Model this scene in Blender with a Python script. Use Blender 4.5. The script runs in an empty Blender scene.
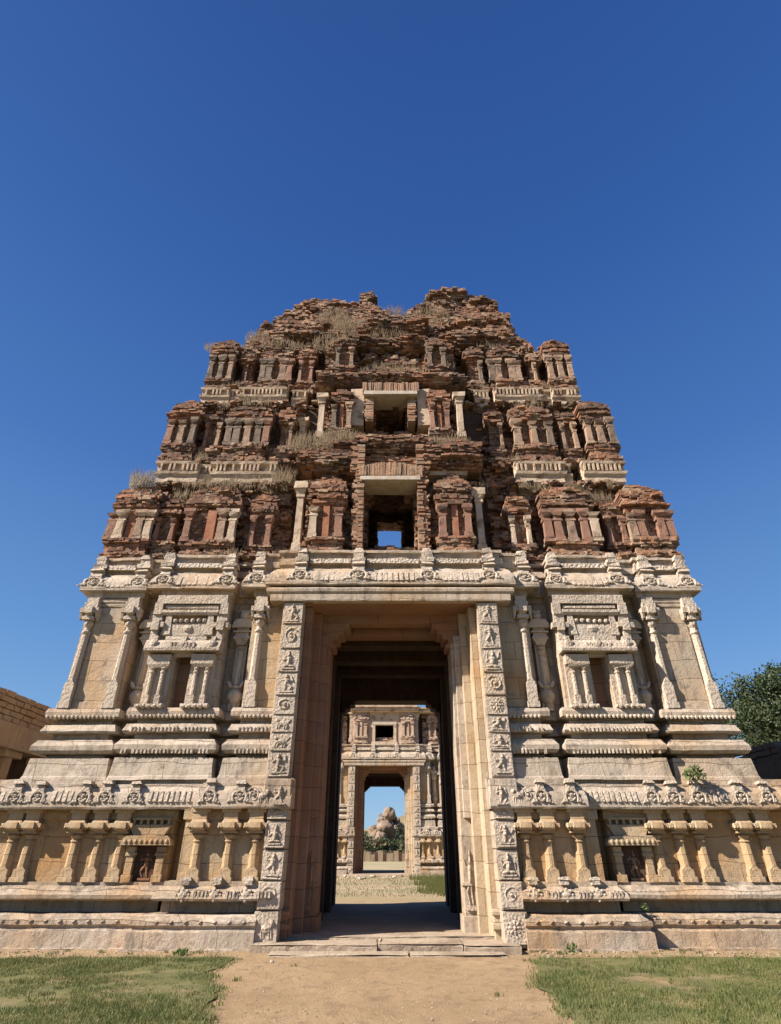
import bpy, bmesh, math, random
import numpy as np
from mathutils import Vector, Matrix
random.seed(7); RS = np.random.RandomState(11)
C = bpy.context.scene.collection
PI = math.pi
# ------------------------------------------------------------------ noise
def _h(i, j, k, s):
    n = (i*374761393 + j*668265263 + k*2147483647 + s*974634777) & 0xffffffff
    n = ((n ^ (n >> 13)) * 1274126177) & 0xffffffff
    n = ((n ^ (n >> 16)) * 2246822519) & 0xffffffff
    return ((n ^ (n >> 15)) & 0xffffff) / float(0xffffff)
def vn(P, f, s=0):
    P = np.asarray(P, float)*f; I = np.floor(P).astype(np.int64); T = P-I; T = T*T*(3-2*T)
    r = 0
    for a in (0,1):
        for b in (0,1):
            for c in (0,1):
                w = (T[...,0] if a else 1-T[...,0])*(T[...,1] if b else 1-T[...,1])*(T[...,2] if c else 1-T[...,2])
                r = r + w*_h(I[...,0]+a, I[...,1]+b, I[...,2]+c, s)
    return r*2-1
def fbm(P, f, s=0, o=3):
    r = 0; a = 1
    for q in range(o):
        r = r + a*vn(P, f*(2**q), s+q*17); a *= .5
    return r/1.6
# ------------------------------------------------------------------ objects
def tag(o, label=None, cat=None, group=None, kind=None):
    if label: o['label'] = label
    if cat: o['category'] = cat
    if group: o['group'] = group
    if kind: o['kind'] = kind
    return o
def empty(name, loc, label, cat, group=None):
    o = bpy.data.objects.new(name, None); C.objects.link(o); o.location = loc
    o.empty_display_size = .3
    return tag(o, label, cat, group)
def wloc(o):
    v = Vector((0,0,0))
    while o: v += o.location; o = o.parent
    return v
class MB:
    def __init__(s): s.V = []; s.F = []; s.n = 0; s.c = []
    def add(s, v, f, col=None):
        v = np.asarray(v, float); s.V.append(v)
        n = s.n
        s.F.extend([tuple(i+n for i in q) for q in f]); s.n += len(v)
        if col is None: col = random.random()
        s.c.extend([col]*len(f))
    def box(s, x0,x1,y0,y1,z0,z1,j=0.,col=None):
        if x0 > x1: x0,x1 = x1,x0
        v = np.array([(x,y,z) for z in (z0,z1) for x,y in ((x0,y0),(x1,y0),(x1,y1),(x0,y1))])
        if j: v = v + RS.uniform(-j,j,(8,3))
        s.add(v, BF, col)
    def tb(s, cx, cy, z0, z1, w0, d0, w1, d1, j=0.):   # tapered box, centre cx, front y - d
        v = [(cx+a*w0/2, cy+b*d0/2, z0) for a,b in ((-1,-1),(1,-1),(1,1),(-1,1))]+[(cx+a*w1/2, cy+b*d1/2, z1) for a,b in ((-1,-1),(1,-1),(1,1),(-1,1))]
        v = np.array(v)
        if j: v = v + RS.uniform(-j,j,(8,3))
        s.add(v, BF)
    def lathe(s, cx, cy, prof, n=8, rot=None, sy=1.):
        if rot is None: rot = PI/n
        v = []; f = []
        for r,z in prof:
            for k in range(n):
                a = rot+2*PI*k/n; v.append((cx+r*math.cos(a), cy+sy*r*math.sin(a), z))
        m = len(prof)
        for i in range(m-1):
            for k in range(n):
                f.append((i*n+k, i*n+(k+1)%n, (i+1)*n+(k+1)%n, (i+1)*n+k))
        f.append(tuple(range(n))[::-1]); f.append(tuple((m-1)*n+k for k in range(n)))
        s.add(v, f)
    def ell(s, c, r, ang=0., n=8, m=5, j=0.):
        v = []; f = []
        ca, sa = math.cos(ang), math.sin(ang)
        for i in range(m+1):
            t = -PI/2+PI*(i+.0)/m
            for k in range(n):
                a = 2*PI*k/n
                x = r[0]*math.cos(t)*math.cos(a); y = r[1]*math.cos(t)*math.sin(a); z = r[2]*math.sin(t)
                v.append((c[0]+x*ca-z*sa, c[1]+y, c[2]+x*sa+z*ca))
        for i in range(m):
            for k in range(n):
                f.append((i*n+k, i*n+(k+1)%n, (i+1)*n+(k+1)%n, (i+1)*n+k))
        v = np.array(v)
        if j: v += RS.uniform(-j,j,v.shape)
        s.add(v, f)
    def limb(s, p, q, r0, r1, n=6):
        p = Vector(p); q = Vector(q); d = (q-p)
        if d.length < 1e-5: return
        d.normalize(); u = d.orthogonal().normalized(); w = d.cross(u)
        v = []
        for c,r in ((p-d*r0*.6,r0*.5),(p,r0),(q,r1),(q+d*r1*.6,r1*.5)):
            for k in range(n):
                a = 2*PI*k/n; v.append(c+u*r*math.cos(a)+w*r*math.sin(a))
        f = []
        for i in range(3):
            for k in range(n): f.append((i*n+k, i*n+(k+1)%n, (i+1)*n+(k+1)%n, (i+1)*n+k))
        f.append(tuple(range(n))); f.append(tuple(3*n+k for k in range(n)))
        s.add([tuple(x) for x in v], f)
    def poly(s, pts, y0, y1):                     # polygon in x,z extruded in y
        n = len(pts)
        v = [(x,y0,z) for x,z in pts]+[(x,y1,z) for x,z in pts]
        f = [tuple(range(n)), tuple(range(2*n-1,n-1,-1))]+[(k,(k+1)%n,n+(k+1)%n,n+k) for k in range(n)]
        s.add(v, f)
    def polyx(s, pts, x0, x1):                    # polygon in y,z extruded in x
        n = len(pts)
        v = [(x0,y,z) for y,z in pts]+[(x1,y,z) for y,z in pts]
        f = [tuple(range(n)), tuple(range(2*n-1,n-1,-1))]+[(k,(k+1)%n,n+(k+1)%n,n+k) for k in range(n)]
        s.add(v, f)
    def sweep(s, path, prof, sub=.22, amp=.008, wear=.0):
        # profile (out, z) carried along a plan path; outward is to the right of travel
        P = [Vector((a[0],a[1])) for a in path]; n = len(P)
        D = [(P[i+1]-P[i]).normalized() for i in range(n-1)]
        N = [Vector((d.y,-d.x)) for d in D]
        M = []
        for i in range(n):
            if i == 0: M.append(N[0])
            elif i == n-1: M.append(N[-1])
            else:
                m = N[i-1]+N[i]; M.append(m/(1+N[i-1].dot(N[i])))
        ring = []
        for i in range(n-1):
            L = (P[i+1]-P[i]).length; k = max(1, int(L/sub))
            for q in range(k): ring.append((P[i].lerp(P[i+1], q/k), M[i].lerp(M[i+1], q/k)))
        ring.append((P[-1], M[-1]))
        pr = []
        for (a,b) in zip(prof[:-1], prof[1:]):
            k = max(1, int(math.hypot(b[0]-a[0], b[1]-a[1])/(sub*1.6)))
            for q in range(k): pr.append((a[0]+(b[0]-a[0])*q/k, a[1]+(b[1]-a[1])*q/k))
        pr.append(prof[-1]); m = len(pr)
        v = np.array([(p.x+mm.x*o, p.y+mm.y*o, z) for p,mm in ring for o,z in pr])
        if amp:
            v = v + np.stack([vn(v,2.3,1+q)*amp + vn(v,7.,5+q)*amp*.6 for q in range(3)],-1)
        if wear:
            e = np.clip(vn(v,3.1,31)-.35,0,1)
            v[:,1] += e*wear; v[:,2] -= e*wear*.5
        f = []
        for i in range(len(ring)-1):
            for k in range(m-1): f.append((i*m+k, (i+1)*m+k, (i+1)*m+k+1, i*m+k+1))
        f.append(tuple(range(m))); f.append(tuple((len(ring)-1)*m+k for k in range(m-1,-1,-1)))
        s.add(v, f)
    def build(s, name, mat, parent=None, bevel=0., smooth=False, rough=0., colattr=False, recalc=True, org=None):
        V = np.concatenate(s.V) if s.V else np.zeros((0,3))
        if rough: V = V + np.stack([vn(V,4.,61+q)*rough + vn(V,13.,71+q)*rough*.6 for q in range(3)],-1)
        o3 = wloc(parent) if parent else Vector((0,0,0))
        if org is not None: o3 = o3+Vector(org)
        V = V - np.array(o3)
        me = bpy.data.meshes.new(name)
        me.from_pydata(V.tolist(), [], s.F)
        if colattr:
            at = me.attributes.new('tone', 'FLOAT', 'FACE'); at.data.foreach_set('value', s.c)
        if recalc:
            bm = bmesh.new(); bm.from_mesh(me); bmesh.ops.recalc_face_normals(bm, faces=bm.faces)
            bm.to_mesh(me); bm.free()
        if smooth: me.polygons.foreach_set('use_smooth', [True]*len(me.polygons))
        me.materials.append(mat)
        o = bpy.data.objects.new(name, me); C.objects.link(o)
        if parent: o.parent = parent
        if org is not None: o.location = org
        if bevel:
            b = o.modifiers.new('bevel','BEVEL'); b.width = bevel; b.segments = 1; b.limit_method = 'ANGLE'; b.angle_limit = math.radians(40)
        return o
BF = [(0,3,2,1),(4,5,6,7),(0,1,5,4),(1,2,6,5),(2,3,7,6),(3,0,4,7)]
def dup(o, parent, loc, sx=1, sc=None, rz=0):
    c = o.copy(); C.objects.link(c); c.parent = parent; c.location = loc
    c.rotation_euler[2] = rz
    if sx != 1 or sc: c.scale = sc if sc else (sx,1,1)
    for ch in o.children:
        g = ch.copy(); C.objects.link(g); g.parent = c
    return c
def mir(path): return [(-x,y) for x,y in path[::-1]]
# ------------------------------------------------------------------ materials
class NT:
    def __init__(s, name):
        s.m = bpy.data.materials.new(name); s.m.use_nodes = True; s.t = s.m.node_tree; s.t.nodes.clear()
        s.out = s.n('ShaderNodeOutputMaterial'); s.b = s.n('ShaderNodeBsdfPrincipled')
        s.l(s.b.outputs[0], s.out.inputs[0]); s.b.inputs['Roughness'].default_value = .9
        s.b.inputs['Specular IOR Level'].default_value = .2
        s.co = s.n('ShaderNodeTexCoord').outputs['Object']
    def n(s, t, **k):
        o = s.t.nodes.new(t)
        for a,b in k.items(): setattr(o,a,b)
        return o
    def l(s, a, b): s.t.links.new(a,b)
    def noise(s, sc, det=6, rough=.6, co=None, dist=0.):
        o = s.n('ShaderNodeTexNoise'); o.inputs['Scale'].default_value = sc; o.inputs['Detail'].default_value = det
        o.inputs['Roughness'].default_value = rough; o.inputs['Distortion'].default_value = dist
        s.l(co or s.co, o.inputs['Vector']); return o.outputs['Fac']
    def ramp(s, f, a, b, c0=(0,0,0,1), c1=(1,1,1,1)):
        o = s.n('ShaderNodeValToRGB'); e = o.color_ramp.elements; e[0].position=a; e[1].position=b; e[0].color=c0; e[1].color=c1
        s.l(f, o.inputs[0]); return o.outputs[0]
    def mix(s, f, a, b, mode='MIX'):
        o = s.n('ShaderNodeMix', data_type='RGBA', blend_type=mode)
        for sock,val in ((o.inputs[0],f),(o.inputs[6],a),(o.inputs[7],b)):
            if hasattr(val,'links') or hasattr(val,'is_linked'): s.l(val,sock)
            elif isinstance(val,(int,float)): sock.default_value = val
            else: sock.default_value = (*val,1) if len(val)==3 else val
        return o.outputs[2]
    def math(s, op, a, b=0., c=None):
        o = s.n('ShaderNodeMath', operation=op)
        for i,val in enumerate((a,b) if c is None else (a,b,c)):
            if hasattr(val,'is_linked'): s.l(val,o.inputs[i])
            else: o.inputs[i].default_value = val
        return o.outputs[0]
    def bump(s, h, d, st=1., prev=None):
        o = s.n('ShaderNodeBump'); o.inputs['Distance'].default_value = d; o.inputs['Strength'].default_value = st
        s.l(h, o.inputs['Height'])
        if prev: s.l(prev, o.inputs['Normal'])
        return o.outputs[0]
    def scaled(s, v):
        o = s.n('ShaderNodeMapping'); o.inputs['Scale'].default_value = v; s.l(s.co, o.inputs[0]); return o.outputs[0]
    def upz(s):
        g = s.n('ShaderNodeNewGeometry'); x = s.n('ShaderNodeSeparateXYZ'); s.l(g.outputs['Normal'], x.inputs[0]); return x.outputs[2]
    def done(s, col, nrm=None, rough=None):
        if hasattr(col,'is_linked'): s.l(col, s.b.inputs['Base Color'])
        else: s.b.inputs['Base Color'].default_value = (*col,1)
        if nrm: s.l(nrm, s.b.inputs['Normal'])
        if rough is not None: s.b.inputs['Roughness'].default_value = rough
        return s.m
def stone(name, base, warm, pale, joints=True, carve=0., warmth=(.48,.68), grime=.5, carve_scale=16.):
    t = NT(name)
    c = t.mix(t.ramp(t.noise(.9,5,.6),.3,.7), base, pale)
    c = t.mix(t.ramp(t.noise(.55,4,.55,dist=.6),*warmth), c, warm)
    c = t.mix(t.math('MULTIPLY', t.ramp(t.noise(38,3,.7),.35,.75), .45), c, t.mix(1., c, (.62,.58,.55),'MULTIPLY'))
    # grey-black weather crust, in streaks and patches
    st = t.ramp(t.noise(1.0,8,.75,co=t.scaled((2.4,2.4,.6)),dist=.5),.52,.72)
    c = t.mix(t.math('MULTIPLY', st, grime), c, (.15,.118,.09))
    c = t.mix(t.math('MULTIPLY', t.ramp(t.noise(2.7,8,.8,dist=.3),.54,.64), grime*.75), c, (.14,.112,.092))
    c = t.mix(t.math('MULTIPLY', t.ramp(t.noise(1.,6,.7,co=t.scaled((7.,7.,.5))),.54,.66), grime*.45), c, (.17,.125,.09))
    up = t.ramp(t.upz(), .55,.95)
    c = t.mix(t.math('MULTIPLY', up, t.ramp(t.noise(5,5,.7),.4,.62)), c, (.14,.115,.09))
    h1 = t.noise(5,8,.65); h2 = t.noise(45,6,.7)
    n = t.bump(h1, .045, .6); n = t.bump(t.noise(19,6,.75), .022, .6, n); n = t.bump(h2, .014, .8, n)
    if joints:
        sx = t.n('ShaderNodeSeparateXYZ'); t.l(t.co, sx.inputs[0])
        cb = t.n('ShaderNodeCombineXYZ'); t.l(t.math('ADD', sx.outputs[0], sx.outputs[1]), cb.inputs[0]); t.l(t.math('ADD', sx.outputs[2], t.math('MULTIPLY', t.math('SUBTRACT', t.noise(.9,2,.5), .5), .22)), cb.inputs[1])
        br = t.n('ShaderNodeTexBrick'); t.l(cb.outputs[0], br.inputs['Vector'])
        br.inputs['Scale'].default_value = 1.; br.inputs['Brick Width'].default_value = 1.35; br.inputs['Row Height'].default_value = .46
        br.inputs['Mortar Size'].default_value = .006; br.inputs['Mortar Smooth'].default_value = .4
        br.inputs['Color1'].default_value = (.80,.79,.77,1); br.inputs['Bias'].default_value = .25; br.inputs['Color2'].default_value = (1,1,1,1)
        br.inputs['Mortar'].default_value = (.4,.35,.3,1)
        c = t.mix(1., c, br.outputs['Color'], 'MULTIPLY')
        n = t.bump(t.math('SUBTRACT', 1., br.outputs['Fac']), .012, .7, n)
    if carve:
        v = t.n('ShaderNodeTexVoronoi', feature='SMOOTH_F1'); v.inputs['Scale'].default_value = carve_scale; v.inputs['Smoothness'].default_value = .25
        t.l(t.co, v.inputs['Vector']); n = t.bump(v.outputs['Distance'], carve, 1., n)
    return t.done(c, n)
GR = stone('granite', (.44,.355,.265), (.48,.32,.185), (.53,.445,.355), warmth=(.46,.72), grime=.9)
GRC = stone('granite_carved', (.45,.37,.285), (.47,.33,.19), (.54,.46,.37), joints=False, carve=.035, warmth=(.58,.8))
GRF = stone('granite_figure', (.45,.365,.28), (.47,.345,.215), (.53,.445,.355), joints=False, warmth=(.55,.78), grime=.55, carve=.014, carve_scale=19.)
GRO = stone('granite_ochre', (.47,.345,.21), (.47,.27,.12), (.52,.41,.27), warmth=(.40,.66), grime=.6)
GRR = stone('granite_reddish_shade', (.25,.135,.085), (.29,.14,.075), (.33,.21,.135), warmth=(.4,.65), grime=.3)  # reddish stone, deepened to paint shade on left door side and lintel soffits
GRV = stone('granite_buff', (.44,.335,.22), (.42,.26,.13), (.52,.42,.30), warmth=(.45,.7), grime=.3)
DARKIN = stone('interior_shade_stone', (.075,.045,.032), (.09,.05,.03), (.10,.06,.04), grime=.5)  # near-black: shade of interiors, niches and openings painted into the stone
def brick_mat(name, dark=.5):
    t = NT(name)
    a = t.n('ShaderNodeAttribute', attribute_name='tone').outputs['Fac']
    o = t.n('ShaderNodeValToRGB'); t.l(a, o.inputs[0]); e = o.color_ramp; e.interpolation='LINEAR'
    cols = [(0,(.10,.06,.044)),(.25,(.24,.125,.075)),(.5,(.40,.195,.11)),(.7,(.28,.19,.13)),(.86,(.48,.28,.165)),(1,(.37,.27,.19))]
    while len(e.elements) < len(cols): e.elements.new(.5)
    for el,(p,c) in zip(e.elements, cols): el.position = p; el.color = (*c,1)
    c = o.outputs[0]
    c = t.mix(t.math('MULTIPLY', t.ramp(t.noise(30,4,.7),.3,.7), .5), c, t.mix(1., c, (.5,.45,.42),'MULTIPLY'))
    c = t.mix(t.math('MULTIPLY', t.ramp(t.noise(1.1,8,.72,dist=.5),.42,.58), dark), c, (.10,.077,.062))   # black crust patches
    pl = t.ramp(t.noise(1.7,8,.75),.54,.60)                                             # remains of lime plaster
    c = t.mix(t.math('MULTIPLY', pl, .8), c, (.40,.29,.195))
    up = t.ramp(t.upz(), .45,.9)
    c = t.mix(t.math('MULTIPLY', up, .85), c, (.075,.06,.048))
    n = t.bump(t.noise(14,6,.7), .05, .7); n = t.bump(t.noise(60,4,.7), .015, .8, n)
    return t.done(c, n, .95)
BRK = brick_mat('old_brick', .68)
BRKR = brick_mat('red_brick', .25)
def simple(name, c0, c1, sc=4, bd=.03, rough=.9, c2=None):
    t = NT(name); c = t.mix(t.ramp(t.noise(sc,6,.65),.35,.65), c0, c1)
    if c2: c = t.mix(t.ramp(t.noise(sc*.45,5,.6),.52,.68), c, c2)
    return t.done(c, t.bump(t.noise(sc*4,6,.7), bd, .8), rough)
PLA = simple('plaster', (.44,.33,.23), (.52,.41,.30), 5, .03, .9, (.20,.12,.08))
PLB = simple('weathered_red', (.30,.15,.095),(.24,.15,.11),7,.04,.9,(.10,.07,.055))
PLB2 = simple('crusted_stone', (.15,.115,.09),(.25,.18,.125),7,.04,.9,(.09,.07,.055))
PLD = simple('plaster_old', (.36,.26,.18), (.28,.17,.115), 6, .04, .9, (.12,.085,.065))
LIN = simple('lime_lintel', (.50,.44,.36), (.38,.30,.23), 6, .02)
# =================================================================== MAIN GATEWAY
G = empty('temple_gateway', (0,13,0), 'nearest tall ruined temple gateway with carved granite walls below and collapsed red brick tiers above', 'gateway')
YB = 20.6
# ---- carved figure panels -------------------------------------------------
def figure(mb, cx, y, z0, h, w, kind, s=1):
    """a little carved dancer / seated figure / beast / rosette in relief, front at y, growing from the slab"""
    d = .045
    if kind == 'rosette':
        r = min(w,h)*.36; cz = z0+h/2
        for k in range(8):
            a = k*PI/4; mb.ell((cx+r*.6*math.cos(a), y, cz+r*.6*math.sin(a)), (r*.38,d*.55,r*.2), a, 6,4)
        mb.ell((cx,y,cz), (r*.28,d*.8,r*.28),0,8,4)
        for k in range(14):
            a = k*2*PI/14; mb.ell((cx+r*1.1*math.cos(a), y, cz+r*1.1*math.sin(a)), (r*.13,d*.4,r*.13),0,6,3)
        return
    if kind == 'beast':
        cz = z0+h*.48; 
        mb.ell((cx,y,cz),(w*.30,d,h*.17),.15*s,8,4)
        mb.ell((cx+s*w*.27,y-.01,cz+h*.2),(w*.12,d,h*.12),.4*s,8,4)
        mb.limb((cx+s*w*.18,y,cz),(cx+s*w*.28,y,cz+h*.18),w*.08,w*.07)
        for q in (-.24,-.12,.14,.26): mb.limb((cx+s*w*q,y,cz-h*.08),(cx+s*w*(q+.05),y,z0+h*.12),w*.055,w*.035)
        mb.limb((cx-s*w*.28,y,cz+h*.05),(cx-s*w*.40,y,cz+h*.28),w*.03,w*.03); mb.limb((cx-s*w*.40,y,cz+h*.28),(cx-s*w*.25,y,cz+h*.38),w*.03,w*.02)
        return
    if kind == 'scroll':
        n = 16
        for k in range(n):
            a = k*.55; r = w*(.10+.30*k/n)
            p = (cx+s*r*math.cos(a), y, z0+h*.5+r*math.sin(a)*min(1.3,h/w))
            a2 = (k+1)*.55; r2 = w*(.10+.30*(k+1)/n)
            q = (cx+s*r2*math.cos(a2), y, z0+h*.5+r2*math.sin(a2)*min(1.3,h/w))
            mb.limb(p,q,w*.045,w*.045,5)
        mb.ell((cx,y,z0+h*.5),(w*.09,d,w*.09),0,6,4)
        return
    b = z0+h*.12
    mb.box(cx-w*.36, cx+w*.36, y-d*.7, y+.03, z0+h*.04, z0+h*.11)
    if kind == 'seated':
        mb.ell((cx-w*.15,y,b+h*.08),(w*.20,d*1.1,h*.075),.15,8,4); mb.ell((cx+w*.15,y,b+h*.08),(w*.20,d*1.1,h*.075),-.15,8,4)
        t0 = b+h*.12
    else:
        k = w*.10
        mb.limb((cx-w*.06,y,b+h*.34),(cx-w*.16-k*s,y,b+h*.18),w*.085,w*.06); mb.limb((cx-w*.16-k*s,y,b+h*.18),(cx-w*.10,y,b+.01),w*.06,w*.045)
        mb.limb((cx+w*.06,y,b+h*.34),(cx+w*.18-k*s,y,b+h*.2),w*.085,w*.06); mb.limb((cx+w*.18-k*s,y,b+h*.2),(cx+w*.16,y,b+.01),w*.06,w*.045)
        t0 = b+h*.32
    th = (z0+h*.93-t0)
    mb.ell((cx,y,t0+th*.25),(w*.13,d*1.2,th*.30),0,8,5)
    mb.ell((cx,y,t0+th*.45),(w*.17,d*1.2,th*.14),0,8,5)
    mb.ell((cx+.01*s,y-.01,t0+th*.73),(w*.085,d*1.2,th*.14),0,8,5)
    mb.ell((cx+.01*s,y,t0+th*.92),(w*.055,d*.8,th*.12),0,6,4)
    e1 = (cx-w*.32,y,t0+th*random.uniform(.2,.55)); e2 = (cx+w*.32,y,t0+th*random.uniform(.2,.55))
    mb.limb((cx-w*.15,y,t0+th*.48),e1,w*.05,w*.042); mb.limb(e1,(cx-w*random.uniform(.15,.42),y,t0+th*random.uniform(.55,.95)),w*.042,w*.035)
    mb.limb((cx+w*.15,y,t0+th*.48),e2,w*.05,w*.042); mb.limb(e2,(cx+w*random.uniform(.15,.42),y,t0+th*random.uniform(.0,.95)),w*.042,w*.035)
def panel(parent, cx, y, z0, z1, w, kind, s=1, slab=.03):
    mb = MB(); b = .035
    y0 = y-slab
    mb.box(cx-w/2, cx+w/2, y0, y+.05, z0+.006, z1-.006, .004)
    mb.box(cx-w/2+.012, cx+w/2-.012, y0-.024, y0+.01, z0+.02, z0+.045, .006)
    figure(mb, cx, y0, z0+.05, (z1-z0)-.07, w*.92, kind, s)
    return mb.build('carved_panel', GRF, parent, rough=.011, smooth=False)
# ---- steps ----------------------------------------------------------------
for (x0,x1,y0,y1,z0,z1) in ((-2.5,-.25,12.5,13.3,.0,.15),(-.23,1.3,12.55,13.35,.0,.16),(1.32,2.32,12.5,13.35,.0,.145),(-2.1,2.1,13.3,14.0,.02,.19),(-2.1,.3,12.1,12.5,.0,.065),(.34,2.0,12.15,12.5,.0,.06)):
    m = MB(); m.sweep([(x0,y1),(x0,y0),(x1,y0),(x1,y1)], [(-.0,z0),(.0,z1-.02),(-.03,z1)],.12,.02)
    k = 8; 
    V = [(x0+(x1-x0)*i/24, y0+(y1-y0)*j/k, z1+.001) for i in range(25) for j in range(k+1)]
    V = np.array(V); V[:,2] += vn(V,2.5,3)*.012-.004
    m.add(V, [(i*(k+1)+j,(i+1)*(k+1)+j,(i+1)*(k+1)+j+1,i*(k+1)+j+1) for i in range(24) for j in range(k)])
    m.build('step', simple('worn_step',(.31,.24,.17),(.40,.32,.235),3,.05,.85,(.23,.17,.12)), G)
m = MB(); m.box(-2.1,2.1,14.0,21.2,-.1,.17); m.box(-2.1,2.1,21.2,22.0,-.1,.08); m.build('passage_floor', simple('floor_slab',(.24,.18,.13),(.32,.25,.18),1.5,.03), G)
# ---- lower zone -----------------------------------------------------------
XE = 9.6
LOWP = [(-XE,YB),(-XE,13.36),(-4.50,13.36),(-4.50,13.75),(-4.2,13.75),(-4.2,13.12),(-2.5,13.12)]
BASEP= [(-XE,YB),(-XE,13.36),(-4.5,13.36),(-4.5,13.14),(-2.5,13.14)]
wallprof = [(-.3,1.0),(0,1.0),(0,2.12),(.05,2.14),(.05,2.4),(-.3,2.4)]
mould = [(-.4,.0),(.42,.0),(.42,.05),(.34,.06),(.34,.30),(.30,.32),(.29,.36),(.33,.40),(.33,.46),(.22,.53),(.20,.56),(-.08,.57),(-.08,.765),(.22,.77),(.27,.80),(.28,.86),(.24,.93),(.14,1.0),(.10,1.01),(.10,1.06),(-.3,1.06)]
mould_c = mould[:13]+[(-.3,.766)]
for sgn in (-1,1):
    f = (lambda p: p) if sgn < 0 else mir
    m = MB(); m.sweep(f(BASEP[:3]+[(-4.5,13.5)]), mould, .2, .01, .05)
    # pointed petals along the lower moulding
    x = 4.62
    while x < XE-.1:
        w = .19
        m.ell((sgn*x,13.035,.45),(.05,.03,.025),.5,6,4); x += .27
    m.build('podium', GR, G, rough=.0)
    m = MB(); m.sweep(f([(-4.52,13.5),(-4.52,13.14),(-2.5,13.14)]), mould_c, .2, .01, .05)
    x = 2.72
    while x < 4.5:
        m.ell((sgn*x,12.815,.45),(.05,.03,.025),.5,6,4); x += .27
    m.build('podium', GR, G)
    m = MB(); m.sweep(f([(-4.24,13.5),(-4.24,13.12),(-2.5,13.12)]), [(-.3,.77),(.27,.77),(.29,.81),(.26,.90),(.17,.97),(.14,1.0),(.14,1.08),(-.3,1.08)], .15,.008)
    ld = m.build('ledge', GR, G)
    m = MB(); m.sweep(f(LOWP), wallprof, .25, .008); m.build('wall', GRO, G)
# lower eave
EAV = [(-.3,2.33),(.12,2.325),(.135,2.36),(.13,2.50),(.10,2.62),(.05,2.72),(.02,2.74),(.02,2.80),(-.06,2.81),(-.06,2.90),(-1.2,2.93)]
EAVP = [(-XE,YB),(-XE,13.18),(-3.9,13.18),(-3.9,12.98),(-2.04,12.98)]
eaves = {}
for sgn in (-1,1):
    m = MB(); m.sweep(EAVP if sgn<0 else mir(EAVP), EAV, .18, .009, .04)
    eaves[sgn] = m.build('eave', GR, G)
def eave_front(x): return 12.98-.13 if abs(x) < 3.9 else 13.18-.13
# horseshoe-arch medallion (own local frame: origin on the eave face, front = -y)
def medallion_mesh(r, seed):
    random.seed(seed); m = MB(); n = 20
    for k in range(n):
        a0 = -PI*.2+PI*1.4*k/n; a1 = -PI*.2+PI*1.4*(k+1)/n
        m.limb((r*.86*math.cos(a0),-.015,r*.86*math.sin(a0)),(r*.86*math.cos(a1),-.015,r*.86*math.sin(a1)),r*.15,r*.15,5)
    for k in range(7):
        a = -PI*.05+PI*1.1*k/6; m.ell((r*1.05*math.cos(a),.0,r*1.05*math.sin(a)),(r*.16,.03,r*.15),a,6,4,.008)
    m.ell((0,-.015,r*.22),(r*.30,.05,r*.26),0,8,5,.006)
    for s in (-1,1):
        m.ell((s*r*.34,-.01,-r*.22),(r*.26,.045,r*.17),s*.7,8,4,.006); m.ell((s*r*.12,-.06,r*.30),(r*.07,.02,r*.06),0,6,4)
        m.ell((s*r*.45,0,r*.35),(r*.12,.03,r*.22),-s*.5,6,4,.006)
    m.ell((0,-.01,-r*.42),(r*.34,.04,r*.13),0,8,4,.006)
    for s in (-1,1):                                     # curled side scrolls
        m.ell((s*r*1.08,0,-r*.45),(r*.28,.045,r*.18),s*.5,8,4); m.ell((s*r*1.4,.005,-r*.6),(r*.2,.035,r*.13),-s*.4,6,4)
    return m
MED = []
for q in range(4):
    mm = medallion_mesh(.175+.01*(q%2), 50+q)
    # block finial standing above the medallion
    mm.box(-.10,.10,-.03,.3,.17,.28,.012); mm.box(-.07,.07,-.01,.3,.28,.32,.01); mm.tb(0,.1,.32,.40,.26,.42,.2,.36,.014)
    MED.append(mm)
random.seed(3)
def put_med(parent, x, y, z, q, sc=(1,1,1), tilt=0):
    m = MED[q%4]; o = m.build('arch_medallion', GRF, None, rough=.005)
    o.parent = parent; o.location = Vector((x,y,z))-wloc(parent); o.scale = sc; o.rotation_euler = (tilt,0,0); return o
def med_copy(src, parent, x, y, z, sc, tilt=0):
    o = src.copy(); C.objects.link(o); o.parent = parent; o.location = Vector((x,y,z))-wloc(parent); o.scale = sc; o.rotation_euler=(tilt,0,0); return o
SRC = []
def medal(parent, x, y, z, sc=1, tilt=0, sz=None):
    q = random.randrange(4); sv = (sc*random.choice((-1,1))*random.uniform(.9,1.1), sc*.62, (sz if sz else sc)*random.uniform(.92,1.06))
    if len(SRC) < 4: o = put_med(parent,x,y,z,len(SRC),sv,tilt); SRC.append(o); return o
    return med_copy(SRC[q], parent,x,y,z,sv,tilt)
lowmed = [-9.3,-8.55,-7.83,-7.35,-6.4,-5.95,-5.35,-3.72,-3.1,3.1,3.72,5.45,5.9,6.42,7.3,7.85,8.6,9.3]
for x in lowmed: medal(eaves[-1 if x<0 else 1], x, eave_front(x)-.005, 2.53, .82, -.12)
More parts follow.
